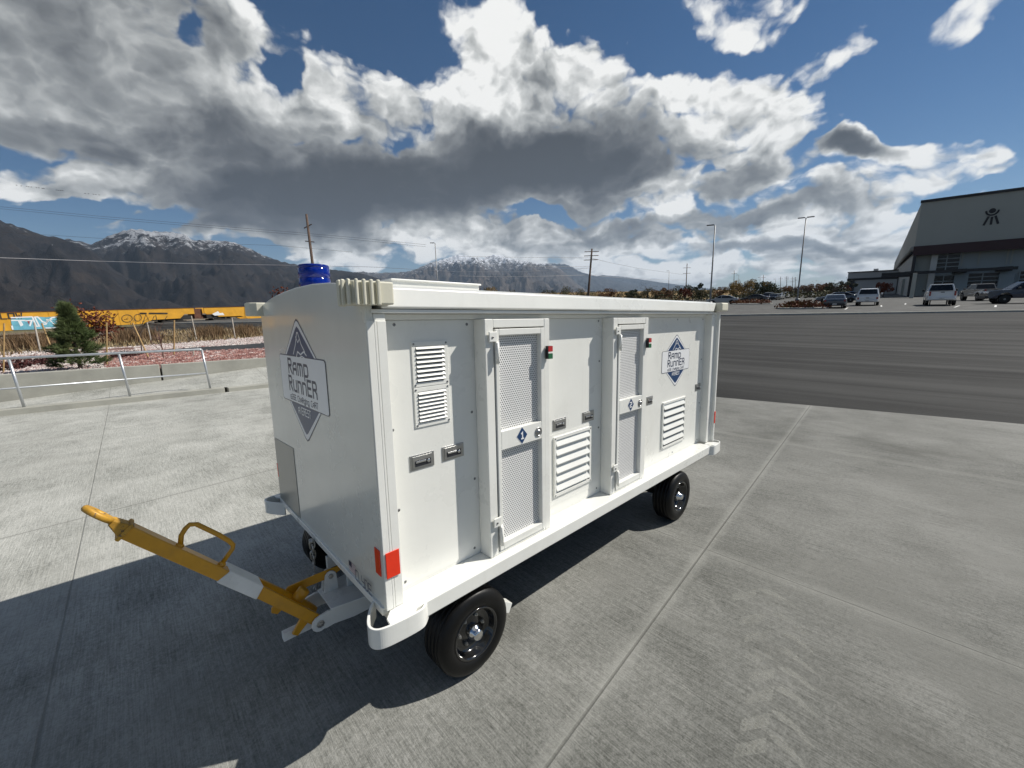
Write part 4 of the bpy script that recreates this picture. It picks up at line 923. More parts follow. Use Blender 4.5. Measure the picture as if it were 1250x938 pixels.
BX=[(20,226.4),(26,227.2),(32.5,227.8),(35,228.3),(38,228.6),(44.5,229.4),(47.5,229.6),(51.5,230.2),(53.5,230.3),(69,232.3),(71.5,232.6),(74,232.8),(76.5,233),(104,236.5),(108,236.8),(114,237.4),(117,237.6),(121,238.2)]
bm0=MB(); bm0.loft([[(x,math.cos(a)*r,math.sin(a)*r) for a in (0,1.57,3.14,4.71)] for x,r in ((-.45,.02),(-.2,.10),(.1,.12),(.35,.07),(.5,.03))]); bm0.poly([(.15,0,.05),(-.15,0,.05),(-.1,-.45,.22),(-.2,-.85,.1),(0,-.5,.22)]); bm0.poly([(.15,0,.05),(-.15,0,.05),(-.1,.45,.22),(-.2,.85,.1),(0,.5,.22)])
bird=bm0.done('bird',M['dark'],recalc=False)
NM=['first','second','third','fourth','fifth','sixth','seventh','eighth','ninth','tenth','eleventh','twelfth','thirteenth','fourteenth','fifteenth','sixteenth','seventeenth','last']
for i,(u,v) in enumerate(BX):
    o=bird if i==0 else bird.copy()
    if i: C.objects.link(o)
    o.location=pd(u,v,330.); o.rotation_euler=(0,r_.uniform(-.2,.2),r_.uniform(-.5,.5)); o.scale=(1.25,)*3
    tag(o,f'dark bird flying in the line over the left mountains, {NM[i]} from the left','bird','flock of birds flying in a line')
# ------------------------------------------------------------------ FAR TREES
def treeproto(seed,crown,wid,n,lm,size,trunk='twig',dense=.3,bare=False):
    r_=random.Random(seed); root=bpy.data.objects.new('deciduous_tree',None); C.objects.link(root)
    tips=[]; mb=MB(); branchy(mb,(0,0,0),1.0*.5,.035,r_,3,.6,tips,9 if not bare else 12); mb.done('trunk',M[trunk],root,recalc=False)
    mb=MB(); cl=[(Vector((r_.gauss(0,.38)*wid,r_.gauss(0,.38)*wid,crown+r_.uniform(-.3,.32))),r_.uniform(.12,.24)) for _ in range(16)]
    for c,s_ in cl: leaves(mb,c,(s_*wid*1.3,s_*wid*1.3,s_),n//(16 if bare else 9),size*(1 if bare else 1.25),r_,.9,dense)
    mb.done('crown',M[lm],root,recalc=False); return root
protos={'gold':treeproto(1,.62,.9,1100,'goldleaf',.028),'green':treeproto(2,.60,.95,1500,'darkgreen',.03),'rust':treeproto(3,.58,.9,1200,'orangeleaf',.03),'olive':treeproto(4,.55,1.0,900,'olive',.026),
 'bare':treeproto(5,.60,1.0,160,'olive',.018,bare=True),'red':treeproto(6,.55,.6,1200,'redleaf',.03)}
DESC={'gold':'golden autumn tree','green':'round dark green tree','rust':'rust-coloured autumn tree','olive':'olive brown scrubby tree','bare':'leafless grey-brown tree','red':'dark red columnar tree'}
used=set()
def far_tree(kind,u,vt,vb,D,label):
    zb=.1 if u>700 else -.6
    tp=pd(u,vt,D); H=tp.z-zb; root=protos[kind]; o=root if kind not in used else copy_tree(root)
    used.add(kind); o.location=(tp.x,tp.y,zb); o.rotation_euler=(0,0,random.uniform(0,6.28)); o.scale=(H*1.02,)*3
    tag(o,label,'tree','trees along the far edge of the lot and railway')
TR=[('olive',575,352,70,'leftmost olive tree peeping over the roof edge of the cart right of the hatch'),('gold',600,352.5,95,'small golden tree over the cart roof below the big snowy mountain'),('olive',622,353,90,'low olive tree over the cart roof, right of the small golden tree'),
('bare',668,349.5,100,'leafless tree at the foot of the pale mountain spur, left of the central utility pole'),('olive',683,349,104,'olive tree between the leafless tree and the central utility pole'),('bare',702,347.5,98,'leafless tree immediately left of the central utility pole'),('olive',714,352,102,'low olive tree touching the central utility pole'),
('bare',732,352.5,110,'leafless tree just right of the central utility pole'),('rust',741,353,112,'small rust tree second right of the central utility pole'),('bare',756,352,115,'leafless tree third right of the central utility pole'),
('green',771,354,120,'low dark green tree left of the spreading bare tree'),('bare',791,344,122,'tall spreading bare tree with forked branches left of the small light pole'),('olive',783,352,125,'olive tree under the spreading bare tree'),('olive',800,351,120,'olive brown tree right of the spreading bare tree'),('rust',812,352,118,'rust tree behind the small distant light pole'),
('olive',822,352,124,'olive tree left of the thin brown utility pole'),('red',837.5,352,112,'dark red columnar shrub at the foot of the thin brown utility pole'),('green',846,347,125,'dark green tree right of the red columnar shrub'),('olive',857,351,122,'olive tree left of the single-headed light pole'),
('olive',864,350.5,120,'olive tree half behind the single-headed light pole'),('rust',879,351,128,'rust-coloured tree right of the single-headed light pole'),('gold',897,346,120,'broad golden tree above the black sedan, left half'),('gold',908,343,122,'tall golden tree above the black sedan, right half'),
('olive',919,348,126,'olive tree between the golden trees and the round green tree'),('green',931,344,124,'round green tree above the far row of cars'),('green',939,346.5,126,'dark green tree at the right shoulder of the round green tree'),('olive',949,352,135,'olive tree right of the round green tree'),
('rust',957,350.5,140,'rust tree third left of the double-headed light pole'),('rust',965,349.5,140,'rust tree second left of the double-headed light pole'),('bare',971,346,118,'bare tree directly left of the double-headed light pole'),('rust',978,349,138,'rust tree behind the double-headed light pole'),
('bare',987,344,110,'thin bare tree right of the double-headed light pole'),('rust',990,347.5,135,'rust tree first right of the double-headed light pole'),('rust',1000,347,136,'rust tree second right of the double-headed light pole'),('red',1008,346,134,'dark red tree above the silver car in the far row'),
('rust',1014,347.5,132,'rust tree left of the dark tree by the low building'),('green',1024,344,120,'dark tree beside the left end of the low office building'),('red',1031,346,122,'dark red tree touching the left end of the low office building'),
('bare',1020,341,100,'tall thin bare tree in front of the dark tree by the low building'),('red',1081,345,82,'dark evergreen-shaped shrub against the hangar corner under the canopy')]
for k,u,vt,D,lab in TR: far_tree(k,u,vt,360,D,lab)
for k,v_ in protos.items():
    if k not in used: bpy.data.objects.remove(v_)
# golden field behind the trees and low brush
mb=MB(); q=[pd(640,362,95),pd(885,360.5,95),pd(885,352,150),pd(640,354,150)]
a,b_=pd(600,362,130),pd(905,360,160); a.z=-.6; b_.z=-.3; c_,d_=a*2.0,b_*2.0; c_.z=6.5; d_.z=5.2
mb.poly([a,b_,d_,c_]); struct(mb.done('dry_field',M['goldgrass']))
r_=random.Random(77); mb=MB()
for i in range(420):
    u=r_.uniform(560,1035); D=r_.uniform(100,150); c=pd(u,359,D); c.z=r_.uniform(.2,1.5); leaves(mb,c,(2.,2.,r_.uniform(.6,1.5)),16,.34,r_,.9,0)
tag(mb.done('scrub_brush',M['olive'],recalc=False),'low olive brown scrub along the foot of the far trees','brush',kind='stuff')
# ------------------------------------------------------------------ MOUNTAINS
def mountmat(name,a,b_,c_,snowline,snowamt):
    m,t,bs_=nt(name); co=t.nodes.new('ShaderNodeTexCoord').outputs['Object']; g=t.nodes.new('ShaderNodeNewGeometry')
    sp=t.nodes.new('ShaderNodeSeparateXYZ'); t.links.new(co,sp.inputs[0])
    f=noi(t,co,.0035,8,.65,.5); f2=noi(t,co,.012,7,.75,.5,(1,1,.45))
    col=ramp(t,math_(t,'ADD',math_(t,'MULTIPLY',f,.5),math_(t,'MULTIPLY',f2,.5)),[(.36,a),(.50,b_),(.64,c_)])
    sn=math_(t,'ADD',math_(t,'DIVIDE',sp.outputs[2],snowline),math_(t,'MULTIPLY',math_(t,'SUBTRACT',noi(t,co,.010,8,.8,.8),.5),2.6))
    sn=math_(t,'MULTIPLY',ramp_f(t,sn,1.02,1.18,0,1),snowamt)
    col=mixc(t,sn,col,(.62,.65,.70)); t.links.new(col,bs_.inputs['Base Color']); bs_.inputs['Roughness'].default_value=.95; bs_.inputs['Specular IOR Level'].default_value=.1
    bump(t,bs_,f2,1.,30.); return m
def interp(x,pts):
    for (a,b_),(c,d) in zip(pts,pts[1:]):
        if x<=c: return b_+(d-b_)*(x-a)/(c-a)
    return pts[-1][1]
def range_(name,label,prof,R1,R0,zbase,m_,seed,rough=.16,cols=560,rows=70,back=1.5):
    us=[prof[0][0]+(prof[-1][0]-prof[0][0])*i/cols for i in range(cols+1)]
    mb=MB(); verts=[]
    for u in us:
        v=interp(u,prof); d=RW@ray(u,v); hd=math.hypot(d[0],d[1]); el=d[2]/hd; dx,dy=d[0]/hd,d[1]/hd
        H=el*R1+CAM[2]; col=[]
        for j in range(rows+1):
            f=j/rows*1.25
            R=R0+(R1-R0)*min(f,1.)+max(0,f-1)*(R1-R0)*1.5
            p=Vector((dx*R,dy*R,0)); q=Vector((p.x,p.y,seed*100.))
            base=zbase+(H-zbase)*(min(f,1.)**1.35) if f<=1 else H-(f-1)*4*(H-zbase)*.6
            rid=1-abs(noise.noise(q*(3.2/(R1-R0)))*2); rid2=1-abs(noise.noise(q*(8./(R1-R0))+Vector((5,3,1)))*2); rid3=1-abs(noise.noise(q*(22./(R1-R0)))*2)
            env=math.sin(math.pi*min(f,1.))**.8 if f<1 else 0
            rid4=1-abs(noise.noise(q*(50./(R1-R0)))*2); h=base+(H-zbase)*rough*env*((rid-.6)*1.7+(rid2-.6)*1.2+(rid3-.6)*.6+(rid4-.6)*.3)
            if f>.85: h+=(H-zbase)*.022*noise.noise(q*(70./(R1-R0)))
            hmax=base+0*h
            col.append(mb.b.verts.new((p.x,p.y,h)))
        verts.append(col)
    for a,b_ in zip(verts,verts[1:]):
        for j in range(rows):
            f=mb.b.faces.new([a[j],b_[j],b_[j+1],a[j+1]]); f.smooth=True
    return struct(mb.done(name,m_,recalc=False),label)
m1=mountmat('cloud_shaded_mountain',(.006,.007,.011),(.016,.014,.014),(.034,.027,.023),700,.5)  # cloud shadow over the near ranges is put into these dark colours
m2=mountmat('snowy_rock_mountain',(.018,.020,.024),(.055,.047,.042),(.13,.105,.085),1000,.95)
m3=mountmat('blue_far_mountain',(.02,.024,.03),(.032,.036,.042),(.06,.06,.06),2900,.6)
range_('near_mountain','near',[(-1500,300),(-900,285),(-500,296),(-300,268),(-160,262),(-60,258),(0,270),(20,276),(45,285),(75,291),(92,297),(105,302),(120,312),(140,330),(175,350),(240,372)],4600,2300,-40,m1,1.3)
range_('snow_ridge_mountain','ridge',[(-700,340),(-250,310),(20,330),(60,300),(85,291),(100,296),(112,299),(122,294),(140,285),(160,280),(172,280.5),(190,283),(215,284),(226,286),(235,294),(262,294),(285,296),(300,302),(322,312),(345,320),(356,322),(375,325),(400,328.5),(420,331),(437,333),(455,338),(480,346),(520,358)],6200,2900,-40,m1,2.7)
range_('central_snow_mountain','centre',[(330,352),(380,340),(415,334),(440,332),(455,333),(480,333),(500,331.5),(512,327),(525,321),(545,315),(560,311),(575,314),(590,316),(603,311),(612,312),(625,317),(640,318.5),(655,322),(668,322),(680,325),(692,335),(705,347),(722,358),(745,366)],12500,7000,-40,m2,4.1,.20)
range_('far_blue_mountain','far',[(560,345),(620,326),(650,323),(675,322),(690,323),(698,326),(706,331),(722,336),(735,339),(748,343),(765,346),(780,349),(795,350),(810,351),(830,353),(860,356),(900,360)],15500,11000,-60,m3,5.9,.12,300,50)
range_('farthest_mountain','farthest',[(700,345),(735,336),(760,338),(800,344),(830,348),(870,353),(905,357),(960,359)],18800,16500,-80,m3,8.2,.1,200,40)
# ------------------------------------------------------------------ THE CART
KB=.9322; CO=Vector((0,0,S)); OO=Vector((2.1,2.2,0))
Bt=lambda c: CO+(Vector(c)-CO)*KB-OO
At=lambda c: Vector(c)-OO
cart=thing('charging_cart','white four-wheeled charging cart with yellow tow bar, perforated doors, louvres and blue beacon','cart',ap(*OO),Q3)
def bdone(mb,name,mats,parent=None,bev=.003,seg=2,recalc=True,sp='B'):
    mb.xf(Bt if sp=='B' else At); return mb.done(name,mats,parent or cart,bev,seg,recalc)
W=M['white']
XF,XR,Y0,Y1=.679,4.185,1.54,3.19
arcp=[(3.19,1.775),(3.116,1.800),(2.96,1.822),(2.797,1.838),(2.6,1.850),(2.383,1.857),(2.124,1.855),(1.907,1.843),(1.72,1.824),(1.54,1.80)]
# end panels (with arched top)
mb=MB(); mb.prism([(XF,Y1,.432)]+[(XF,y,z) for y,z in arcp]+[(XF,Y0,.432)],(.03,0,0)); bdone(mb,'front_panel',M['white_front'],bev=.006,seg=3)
mb=MB(); mb.prism([(XR-.03,Y1,.432)]+[(XR-.03,y,z) for y,z in arcp]+[(XR-.03,Y0,.432)],(.03,0,0)); bdone(mb,'rear_panel',W,bev=.006)
mb=MB(); mb.box(XF-.010,XF+.02,Y0+.02,Y1-.02,.405,.440); bdone(mb,'front_sill_strip',W)
mb=MB(); mb.prism([(XF-.003,3.170,.885),(XF-.003,2.724,.905),(XF-.003,2.724,.442),(XF-.003,3.180,.442)],(.004,0,0)); 
o=bdone(mb,'lower_grey_panel',mat('painted_reflection_grey',(.27,.27,.24),.3,0,.05,3),bev=0)  # darker reflection on the lower front, painted in as grey
# left side wall
mb=MB(); mb.box(XF+.031,XR-.031,Y1-.05,Y1-.01,.432,1.72); bdone(mb,'left_side_wall',W)
# roof
mb=MB(); mb.loft([[(x,y,z-.006) for y,z in arcp]+[(x,y,z-.03) for y,z in arcp[::-1]] for x in (XF+.031,XR-.031)]); rf=bdone(mb,'roof',W,bev=0)
mb=MB(); mb.box(.985,1.533,1.9,2.45,1.80,1.872); mb.box(.975,1.543,1.89,2.46,1.868,1.878); bdone(mb,'roof_hatch',W,rf)
for ys_ in (0,1):
    fy=(lambda y:y) if not ys_ else (lambda y:Y0+Y1-y)
    mb=MB(); a,b_=sorted((fy(1.528),fy(1.60)))
    o0=fy(1.528); o1=fy(1.60)
    mb.loft([[(x0,o0,1.716),(x0,fy(1.520),1.722),(x1,fy(1.530),1.797),(x1,o1,1.812),(x0,o1,1.716)] for x0,x1 in ((.74,.74),(4.04,4.11))]); bdone(mb,'roof_fascia' ,W,rf,bev=.004)
    mb=MB(); a,b_=sorted((fy(1.532),fy(1.62))); mb.box(.70,4.19,a,b_,1.698,1.7135); bdone(mb,'drip_edge',W,rf,bev=.002)
mb=MB(); mb.box(.72,4.15,1.597,1.64,1.672,1.697); bdone(mb,'top_rail',W)
# corner posts
def post(x0,x1,y0,y1,xm,name='corner_post'):
    mb=MB(); mb.box(x0,x1,y0,y1,.433,1.697); 
    return bdone(mb,name,W,bev=.004)
po=post(.710,.762,1.543,1.60,0); 
mb=MB(); mb.box(.7095,.7198,1.5355,1.5425,.434,1.67); mb.box(.7212,.7595,1.5365,1.5425,.434,1.668); mb.box(.6795,.7092,1.5355,1.5395,.434,1.67); bdone(mb,'post_flange',W,po,bev=.002)
post(4.075,4.153,1.545,1.66,0); post(.710,.79,3.10,3.179,0); post(4.075,4.153,3.10,3.179,0)
mb=MB(); mb.box(4.17,4.20,1.515,1.56,.434,1.70); bdone(mb,'rear_corner_angle',W)
# deck / chassis
mb=MB(); mb.box(.70,4.03,1.473,3.257,.357,.4315); dk=bdone(mb,'deck_frame',W,bev=.004)
mb=MB(); mb.box(.75,4.0,1.55,3.18,.33,.3565); bdone(mb,'deck_underside',M['axle'],dk,bev=0)
# side panels with screws
PY=1.612
def louvre(x0,x1,z0,z1,n,par,depth_=.028,frame=.018,tilt=1.,proud=.006):
    mb=MB(); f=frame
    mb.box(x0-f,x1+f,PY-proud,PY-.0008,z1,z1+f); mb.box(x0-f,x1+f,PY-proud,PY-.0008,z0-f,z0); mb.box(x0-f,x0,PY-proud,PY-.0008,z0,z1); mb.box(x1,x1+f,PY-proud,PY-.0008,z0,z1)
    fr=bdone(mb,'louvre_frame',W,par,bev=.0015)
    mb=MB(); mb.box(x0,x1,PY-.0025,PY-.0006,z0,z1); bdone(mb,'louvre_opening',M['darksteel'],fr,bev=0)
    for i in range(n):
        zc=z0+(z1-z0)*(i+.5)/n; hh=(z1-z0)/n
        mb=MB(); mb.loft([[(x,PY-.003,zc+hh*.46),(x,PY-.003,zc+hh*.38),(x,PY-depth_,zc-hh*.24),(x,PY-depth_-.001,zc-hh*.16)] for x in (x0+.001,x1-.001)]); bdone(mb,'louvre_blade',W,fr,bev=0)
    mb=MB()
    for xx in (x0-f*.5,x1+f*.5):
        for zz in (z0-f*.5,z1+f*.5): mb.lathe((xx,PY-proud,zz),(0,-1,0),[(.0045,0),(.0045,.002),(.001,.003)],8,smooth=False)
    bdone(mb,'screws',M['screw'],fr,bev=0); return fr
def screws(par,pts):
    for x,z in pts:
        mb=MB(); mb.lathe((x,PY,z),(0,-1,0),[(.0075,0),(.0075,.002),(.005,.004),(.001,.004)],10,smooth=False); mb.lathe((x,PY-.0042,z),(0,-1,0),[(.0022,0),(.0022,.0006)],6,smooth=False,mi=1)
        bdone(mb,'screw',[M['screw'],M['darksteel']],par,bev=0)
def latch(x,z,par,w_=.064,h_=.036):
    mb=MB(); mb.box(x-w_,x+w_,PY-.006,PY-.0006,z-h_,z+h_); fr=bdone(mb,'latch',M['steel'],par,bev=.003)
    mb=MB(); mb.box(x-w_+.012,x+w_-.012,PY-.0095,PY-.0062,z-h_+.010,z+h_-.008); bdone(mb,'latch_plate',M['steel'],fr,bev=.002)
    mb=MB(); mb.box(x-w_*.62,x+w_*.66,PY-.0115,PY-.0097,z-h_*.52,z+h_*.22); bdone(mb,'latch_slot',M['darksteel'],fr,bev=0)
    mb=MB(); mb.box(x-w_*.58,x+w_*.22,PY-.016,PY-.0117,z-h_*.05,z+h_*.18); mb.lathe((x+w_*.45,PY-.0117,z-.002),(0,-1,0),[(.008,0),(.008,.004),(.001,.005)],10); bdone(mb,'latch_handle',M['chrome'],fr,bev=.001)
def panel(x0,x1,name='side_panel'):
    mb=MB(); mb.box(x0,x1,PY,PY+.02,.4325,1.6715); return bdone(mb,name,W,bev=.002)
p1=panel(.7625,1.27); p2=panel(1.70,2.385); p3=panel(2.80,4.08)
mb=MB(); mb.box(.78,1.245,PY-.0018,PY-.0006,.447,1.668); bdone(mb,'cover_sheet',W,p1,bev=.0005)
mb=MB(); mb.box(1.73,2.345,PY-.0018,PY-.0006,.447,1.668); bdone(mb,'cover_sheet',W,p2,bev=.0005)
mb=MB(); mb.box(2.83,4.045,PY-.0018,PY-.0006,.447,1.668); bdone(mb,'cover_sheet',W,p3,bev=.0005)
screws(p1,[(.832,1.652),(1.215,1.648),(.795,1.20),(.80,.83),(.81,.475),(1.228,1.209),(1.232,.855),(1.215,.475)])
screws(p2,[(1.76,1.652),(2.315,1.652),(2.33,1.381),(2.33,.916),(2.315,.475),(1.76,.475)])
screws(p3,[(2.86,1.65),(3.49,1.652),(4.02,1.65),(4.03,1.267),(4.03,.838),(3.487,.462),(2.86,.468),(4.02,.468)])
louvre(.925,1.075,1.392,1.556,8,p1,.013,.020,proud=.007); louvre(.925,1.075,1.207,1.350,8,p1,.013,.020,proud=.007)
latch(.930,1.028,p1); latch(1.103,1.031,p1); latch(1.908,1.020,p2); latch(2.206,1.018,p2); latch(3.035,1.006,p3,.052,.034); latch(3.975,1.002,p3,.060,.034)
mb=MB(); mb.box(1.815,2.275,PY-.0035,PY-.002,.500,.965); bdone(mb,'louvre_backplate',W,p2,bev=.001)
louvre(1.868,2.212,.575,.925,6,p2,.019,.02,proud=.014); louvre(3.278,3.678,.560,.932,6,p3,.019,.02,proud=.014)
# doors
DY=1.524
def door(ox,num):
    X=lambda x:x+ox
    mb=MB(); mb.box(X(1.257),X(1.31),DY,PY-.0005,.433,1.671); mb.box(X(1.681),X(1.723),DY,PY-.0005,.433,1.671); mb.box(X(1.3105),X(1.6805),DY+.001,PY-.0005,1.628,1.6705); mb.box(X(1.3105),X(1.6805),DY+.001,PY-.0005,.433,.447)
    fr=bdone(mb,'door_frame',W,bev=.003)
    mb=MB(); mb.box(X(1.3105),X(1.6805),PY-.03,PY-.028,.45,1.62); bdone(mb,'inner_back_sheet',M['behind'],fr,bev=0)
    mb=MB(); y0,y1=DY-.006,DY+.026
    for x0,x1,z0,z1 in ((1.318,1.342,.452,1.622),(1.646,1.676,.452,1.622),(1.3425,1.6455,1.590,1.622),(1.3425,1.6455,1.0,1.10),(1.3425,1.6455,.452,.492)): mb.box(X(x0),X(x1),y0,y1,z0,z1)
    lf_=bdone(mb,'door_leaf',W,bev=.0025)
    for z0,z1 in ((1.1005,1.5895),(.4925,.9995)):
        mb=MB(); mb.poly([(X(1.3422),y1-.003,z0),(X(1.6458),y1-.003,z0),(X(1.6458),y1-.003,z1),(X(1.3422),y1-.003,z1)]); bdone(mb,'perforated_screen',M['perf'],lf_,bev=0,recalc=False)
    mb=MB(); mb.lathe((X(1.618),y0,1.045),(0,-1,0),[(.027,0),(.027,.004),(.022,.006),(.022,.003),(.013,.003),(.013,.010),(.001,.011)],20); mb.box(X(1.6175),X(1.6185),y0-.0125,y0-.011,1.037,1.053,mi=1); bdone(mb,'lock',[M['steel'],M['darksteel']],lf_,bev=0)
    U_=Vector((1,0,0)); V_=Vector((0,0,1)); cz=1.050; cx=X(1.490)
    mb=MB(); d_=lambda r,o: mb.poly([(cx-r*.86,y0-o,cz),(cx,y0-o,cz-r),(cx+r*.86,y0-o,cz),(cx,y0-o,cz+r)])
    d_(.050,.0008); d_=lambda r,o: mb.poly([(cx-r*.86,y0-o,cz),(cx,y0-o,cz-r),(cx+r*.86,y0-o,cz),(cx,y0-o,cz+r)],1); d_(.046,.0012)
    write(mb,num,.034,.008,U_,V_,Vector((cx,y0,cz-.017)),Vector((0,-.0016,0)),True,1.,mi=0); bdone(mb,'number_diamond',[M['decalwhite'],M['navy']],lf_,bev=0,recalc=False)
    for zc in (1.505,.545):
        mb=MB(); mb.box(X(1.272),X(1.322),DY-.016,DY-.0065,zc+.055,zc+.105); mb.box(X(1.312),X(1.334),DY-.018,DY-.0065,zc-.04,zc+.055); hg=bdone(mb,'hinge',W,fr,bev=.003)
        mb=MB(); mb.tube([(X(1.318),DY-.021,zc-.055),(X(1.318),DY-.021,zc+.05)],.0075,10); mb.lathe((X(1.292),DY-.016,zc+.078),(0,-1,0),[(.006,0),(.006,.003),(.001,.003)],8,mi=1); bdone(mb,'hinge_pin',[W,M['screw']],hg,bev=0)
    mb=MB(); mb.box(X(1.680),X(1.710),DY-.030,DY-.0065,1.449,1.521); ib=bdone(mb,'indicator_box',M['dark'],fr,bev=.002)
    mb=MB(); mb.box(X(1.678),X(1.712),DY-.034,DY-.0305,1.490,1.520); bdone(mb,'red_tab',M['reddull'],ib,bev=0)
    mb=MB(); mb.box(X(1.678),X(1.712),DY-.034,DY-.0305,1.450,1.479); bdone(mb,'green_tab',M['green'],ib,bev=0)
    mb=MB(); mb.box(X(1.678),X(1.712),DY-.0335,DY-.0305,1.480,1.489); bdone(mb,'white_divider',W,ib,bev=0)
door(0.,'1'); door(1.105,'2')
# badge decals
def badge(org,U_,V_,nrm,s_,par):
    f=lambda a,b_,o: org+U_*a*s_+V_*b_*s_+nrm*o
    mats=[M['decalwhite'],M['navy'],M['ink']]
    mb=MB()
    def tri(sg,k0,o,mi):   # k0 = inset
        ap_=.3425-k0*1.35; hw=.300-k0*1.0; bb=.120
        mb.poly([f(-hw,sg*bb,o),f(hw,sg*bb,o),f(hw*.10+.0,sg*(ap_-.012),o),f(0,sg*ap_,o),f(-hw*.10,sg*(ap_-.012),o)],mi)
    for sg in (1,-1): tri(sg,0,.0004,2); tri(sg,.007,.0008,0); tri(sg,.030,.0012,1)
    def rr(w_,h_,r,o,mi,):
        pts=[]
        for cx,cy,a0 in ((w_-r,h_-r,0),(-w_+r,h_-r,90),(-w_+r,-h_+r,180),(w_-r,-h_+r,270)):
            for k in range(4): a=math.radians(a0+k*30); pts.append(f(cx+r*math.cos(a),cy+r*math.sin(a),o))
        mb.poly(pts,mi)
    rr(.397,.140,.022,.0016,2); rr(.392,.135,.018,.0020,0)
    o_=org+nrm*.0024; z_=Vector((0,0,0))
    write(mb,'Ramp',.080*s_,.0150*s_,U_,V_,f(-.050,.036,.0),nrm*.0024,True,1.12,2.0,2)
    write(mb,'RunnEr',.080*s_,.0150*s_,U_,V_,f(.0,-.066,.0),nrm*.0024,True,1.05,2.0,2)
    write(mb,'eGSE Charging CarT',.030*s_,.0050*s_,U_,V_,f(.0,-.122,.0),nrm*.0024,True,1.0,1.7,2)
    write(mb,'AVEREST',.040*s_,.0065*s_,U_,V_,f(.0,-.192,.0),nrm*.0024,True,.86,1.6,0)
    # peak and wing lines
    for pl,w_ in (([(-.10,.150),(-.045,.205),(-.005,.268),(.012,.268),(.055,.205),(.105,.168)],.009),([(-.03,.245),(.0,.215),(.03,.232)],.007),([(-.055,.128),(-.02,.165),(.03,.150),(.085,.168),(.125,.150)],.009),([(-.01,.130),(.05,.142),(.12,.128)],.007)):
        mb.strip([(a*s_,b_*s_) for a,b_ in pl],w_*s_,nrm*.0022,U_,V_,org,0)
    bdone(mb,'badge',mats,par,bev=0,recalc=False)
fp=[o for o in cart.children if o.name.startswith('front_panel')][0]
badge(Vector((XF-.0006,2.418,1.352)),Vector((0,-1,0)),Vector((0,0,1)),Vector((-1,0,0)),1.,fp)
badge(Vector((3.488,PY-.002,1.297)),Vector((1,0,0)),Vector((0,0,1)),Vector((0,-1,0)),.66,p3)
mb=MB(); write(mb,'CLYDE',.050,.0060,Vector((0,-1,0)),Vector((0,0,1)),Vector((XF-.0106,1.745,.452)),Vector((-.001,0,0)),True,.80,1.5); bdone(mb,'name_lettering',M['ink'],fp,bev=0,recalc=False)
mb=MB(); y0,y1,z0,z1=1.935,1.850,.450,.502; fx=XF-.0012
mb.poly([(fx,y0,z0),(fx,y1,z0),(fx,y1,z1),(fx,y0,z1)],1)
for i in range(0,7): mb.poly([(fx-.0003,y0,z0+(z1-z0)*i/6.5),(fx-.0003,y1,z0+(z1-z0)*i/6.5),(fx-.0003,y1,z0+(z1-z0)*min(1,(i+.5)/6.5)),(fx-.0003,y0,z0+(z1-z0)*min(1,(i+.5)/6.5))],0)
mb.poly([(fx-.0006,y0,z0+.024),(fx-.0006,y0-.036,z0+.024),(fx-.0006,y0-.036,z1),(fx-.0006,y0,z1)],2); bdone(mb,'flag_sticker',[M['flagred'],M['decalwhite'],M['ink']],fp,bev=0,recalc=False)
# reflectors
def refl(f,name='reflector'):
    mb=MB(); f(mb); bdone(mb,name,M['red'],bev=.006,seg=3)
refl(lambda m:m.box(XF-.0045,XF-.0005,1.562,1.612,.585,.705))
refl(lambda m:m.box(.687,.750,1.5295,1.5335,.583,.700)); refl(lambda m:m.box(XF-.0045,XF-.0005,3.155,3.182,.60,.70)); refl(lambda m:m.box(4.2005,4.204,1.518,1.545,.62,.74))
refl(lambda m:m.box(4.172,4.198,1.5105,1.5145,.62,.74))
# ribbed rubber roof-corner buffers
def buffer(mx,my,name='roof_corner_buffer'):
    X=(lambda x:x) if not mx else (lambda x:XF+XR-x); Y=(lambda y:y) if not my else (lambda y:Y0+Y1-y)
    core=[(.700,1.615),(.640,1.612),(.606,1.585),(.592,1.545),(.594,1.500),(.612,1.474),(.66,1.468),(.765,1.466),(.765,1.534),(.700,1.534)]
    mb=MB(); mb.prism([(X(.004+x*1.),Y(y+.006),1.728) for x,y in core],(0,0,.086)); bf_=bdone(mb,name,M['cream'],bev=.006)
    out=core[1:8]; 
    seg=[]; tot=0
    for a,b_ in zip(out,out[1:]): tot+=math.dist(a,b_)
    n=10
    def at(s_):
        for a,b_ in zip(out,out[1:]):
            l=math.dist(a,b_)
            if s_<=l: f=s_/l; return (a[0]+(b_[0]-a[0])*f,a[1]+(b_[1]-a[1])*f),((b_[0]-a[0])/l,(b_[1]-a[1])/l)
            s_-=l
        return out[-1],(1,0)
    for i in range(0 if my else n):
        (px,py),(dx,dy)=at(.012+(tot*.80-.012)*i/(n-1)); nx,ny=-dy,dx   # outward
        if (px-.70)*nx+(py-1.60)*ny<0: nx,ny=-nx,-ny
        w_=.0072*(.55+.45*i/(n-1)); mb=MB()
        q=[(px-dx*w_-nx*.004,py-dy*w_-ny*.004),(px+dx*w_-nx*.004,py+dy*w_-ny*.004),(px+dx*w_+nx*.011,py+dy*w_+ny*.011),(px-dx*w_+nx*.011,py-dy*w_+ny*.011)]
        mb.prism([(X(a),Y(b_),1.724) for a,b_ in q],(0,0,.094)); bdone(mb,'buffer_rib',M['cream'],bf_,bev=.004)
buffer(0,0); buffer(0,1)
for my in (0,1):
    Y=(lambda y:y) if not my else (lambda y:Y0+Y1-y); a,b_=sorted((Y(1.47),Y(1.60)))
    mb=MB(); mb.box(4.10,4.26,a,b_,1.722,1.80); bdone(mb,'roof_corner_buffer',M['cream'],bev=.012,seg=3)
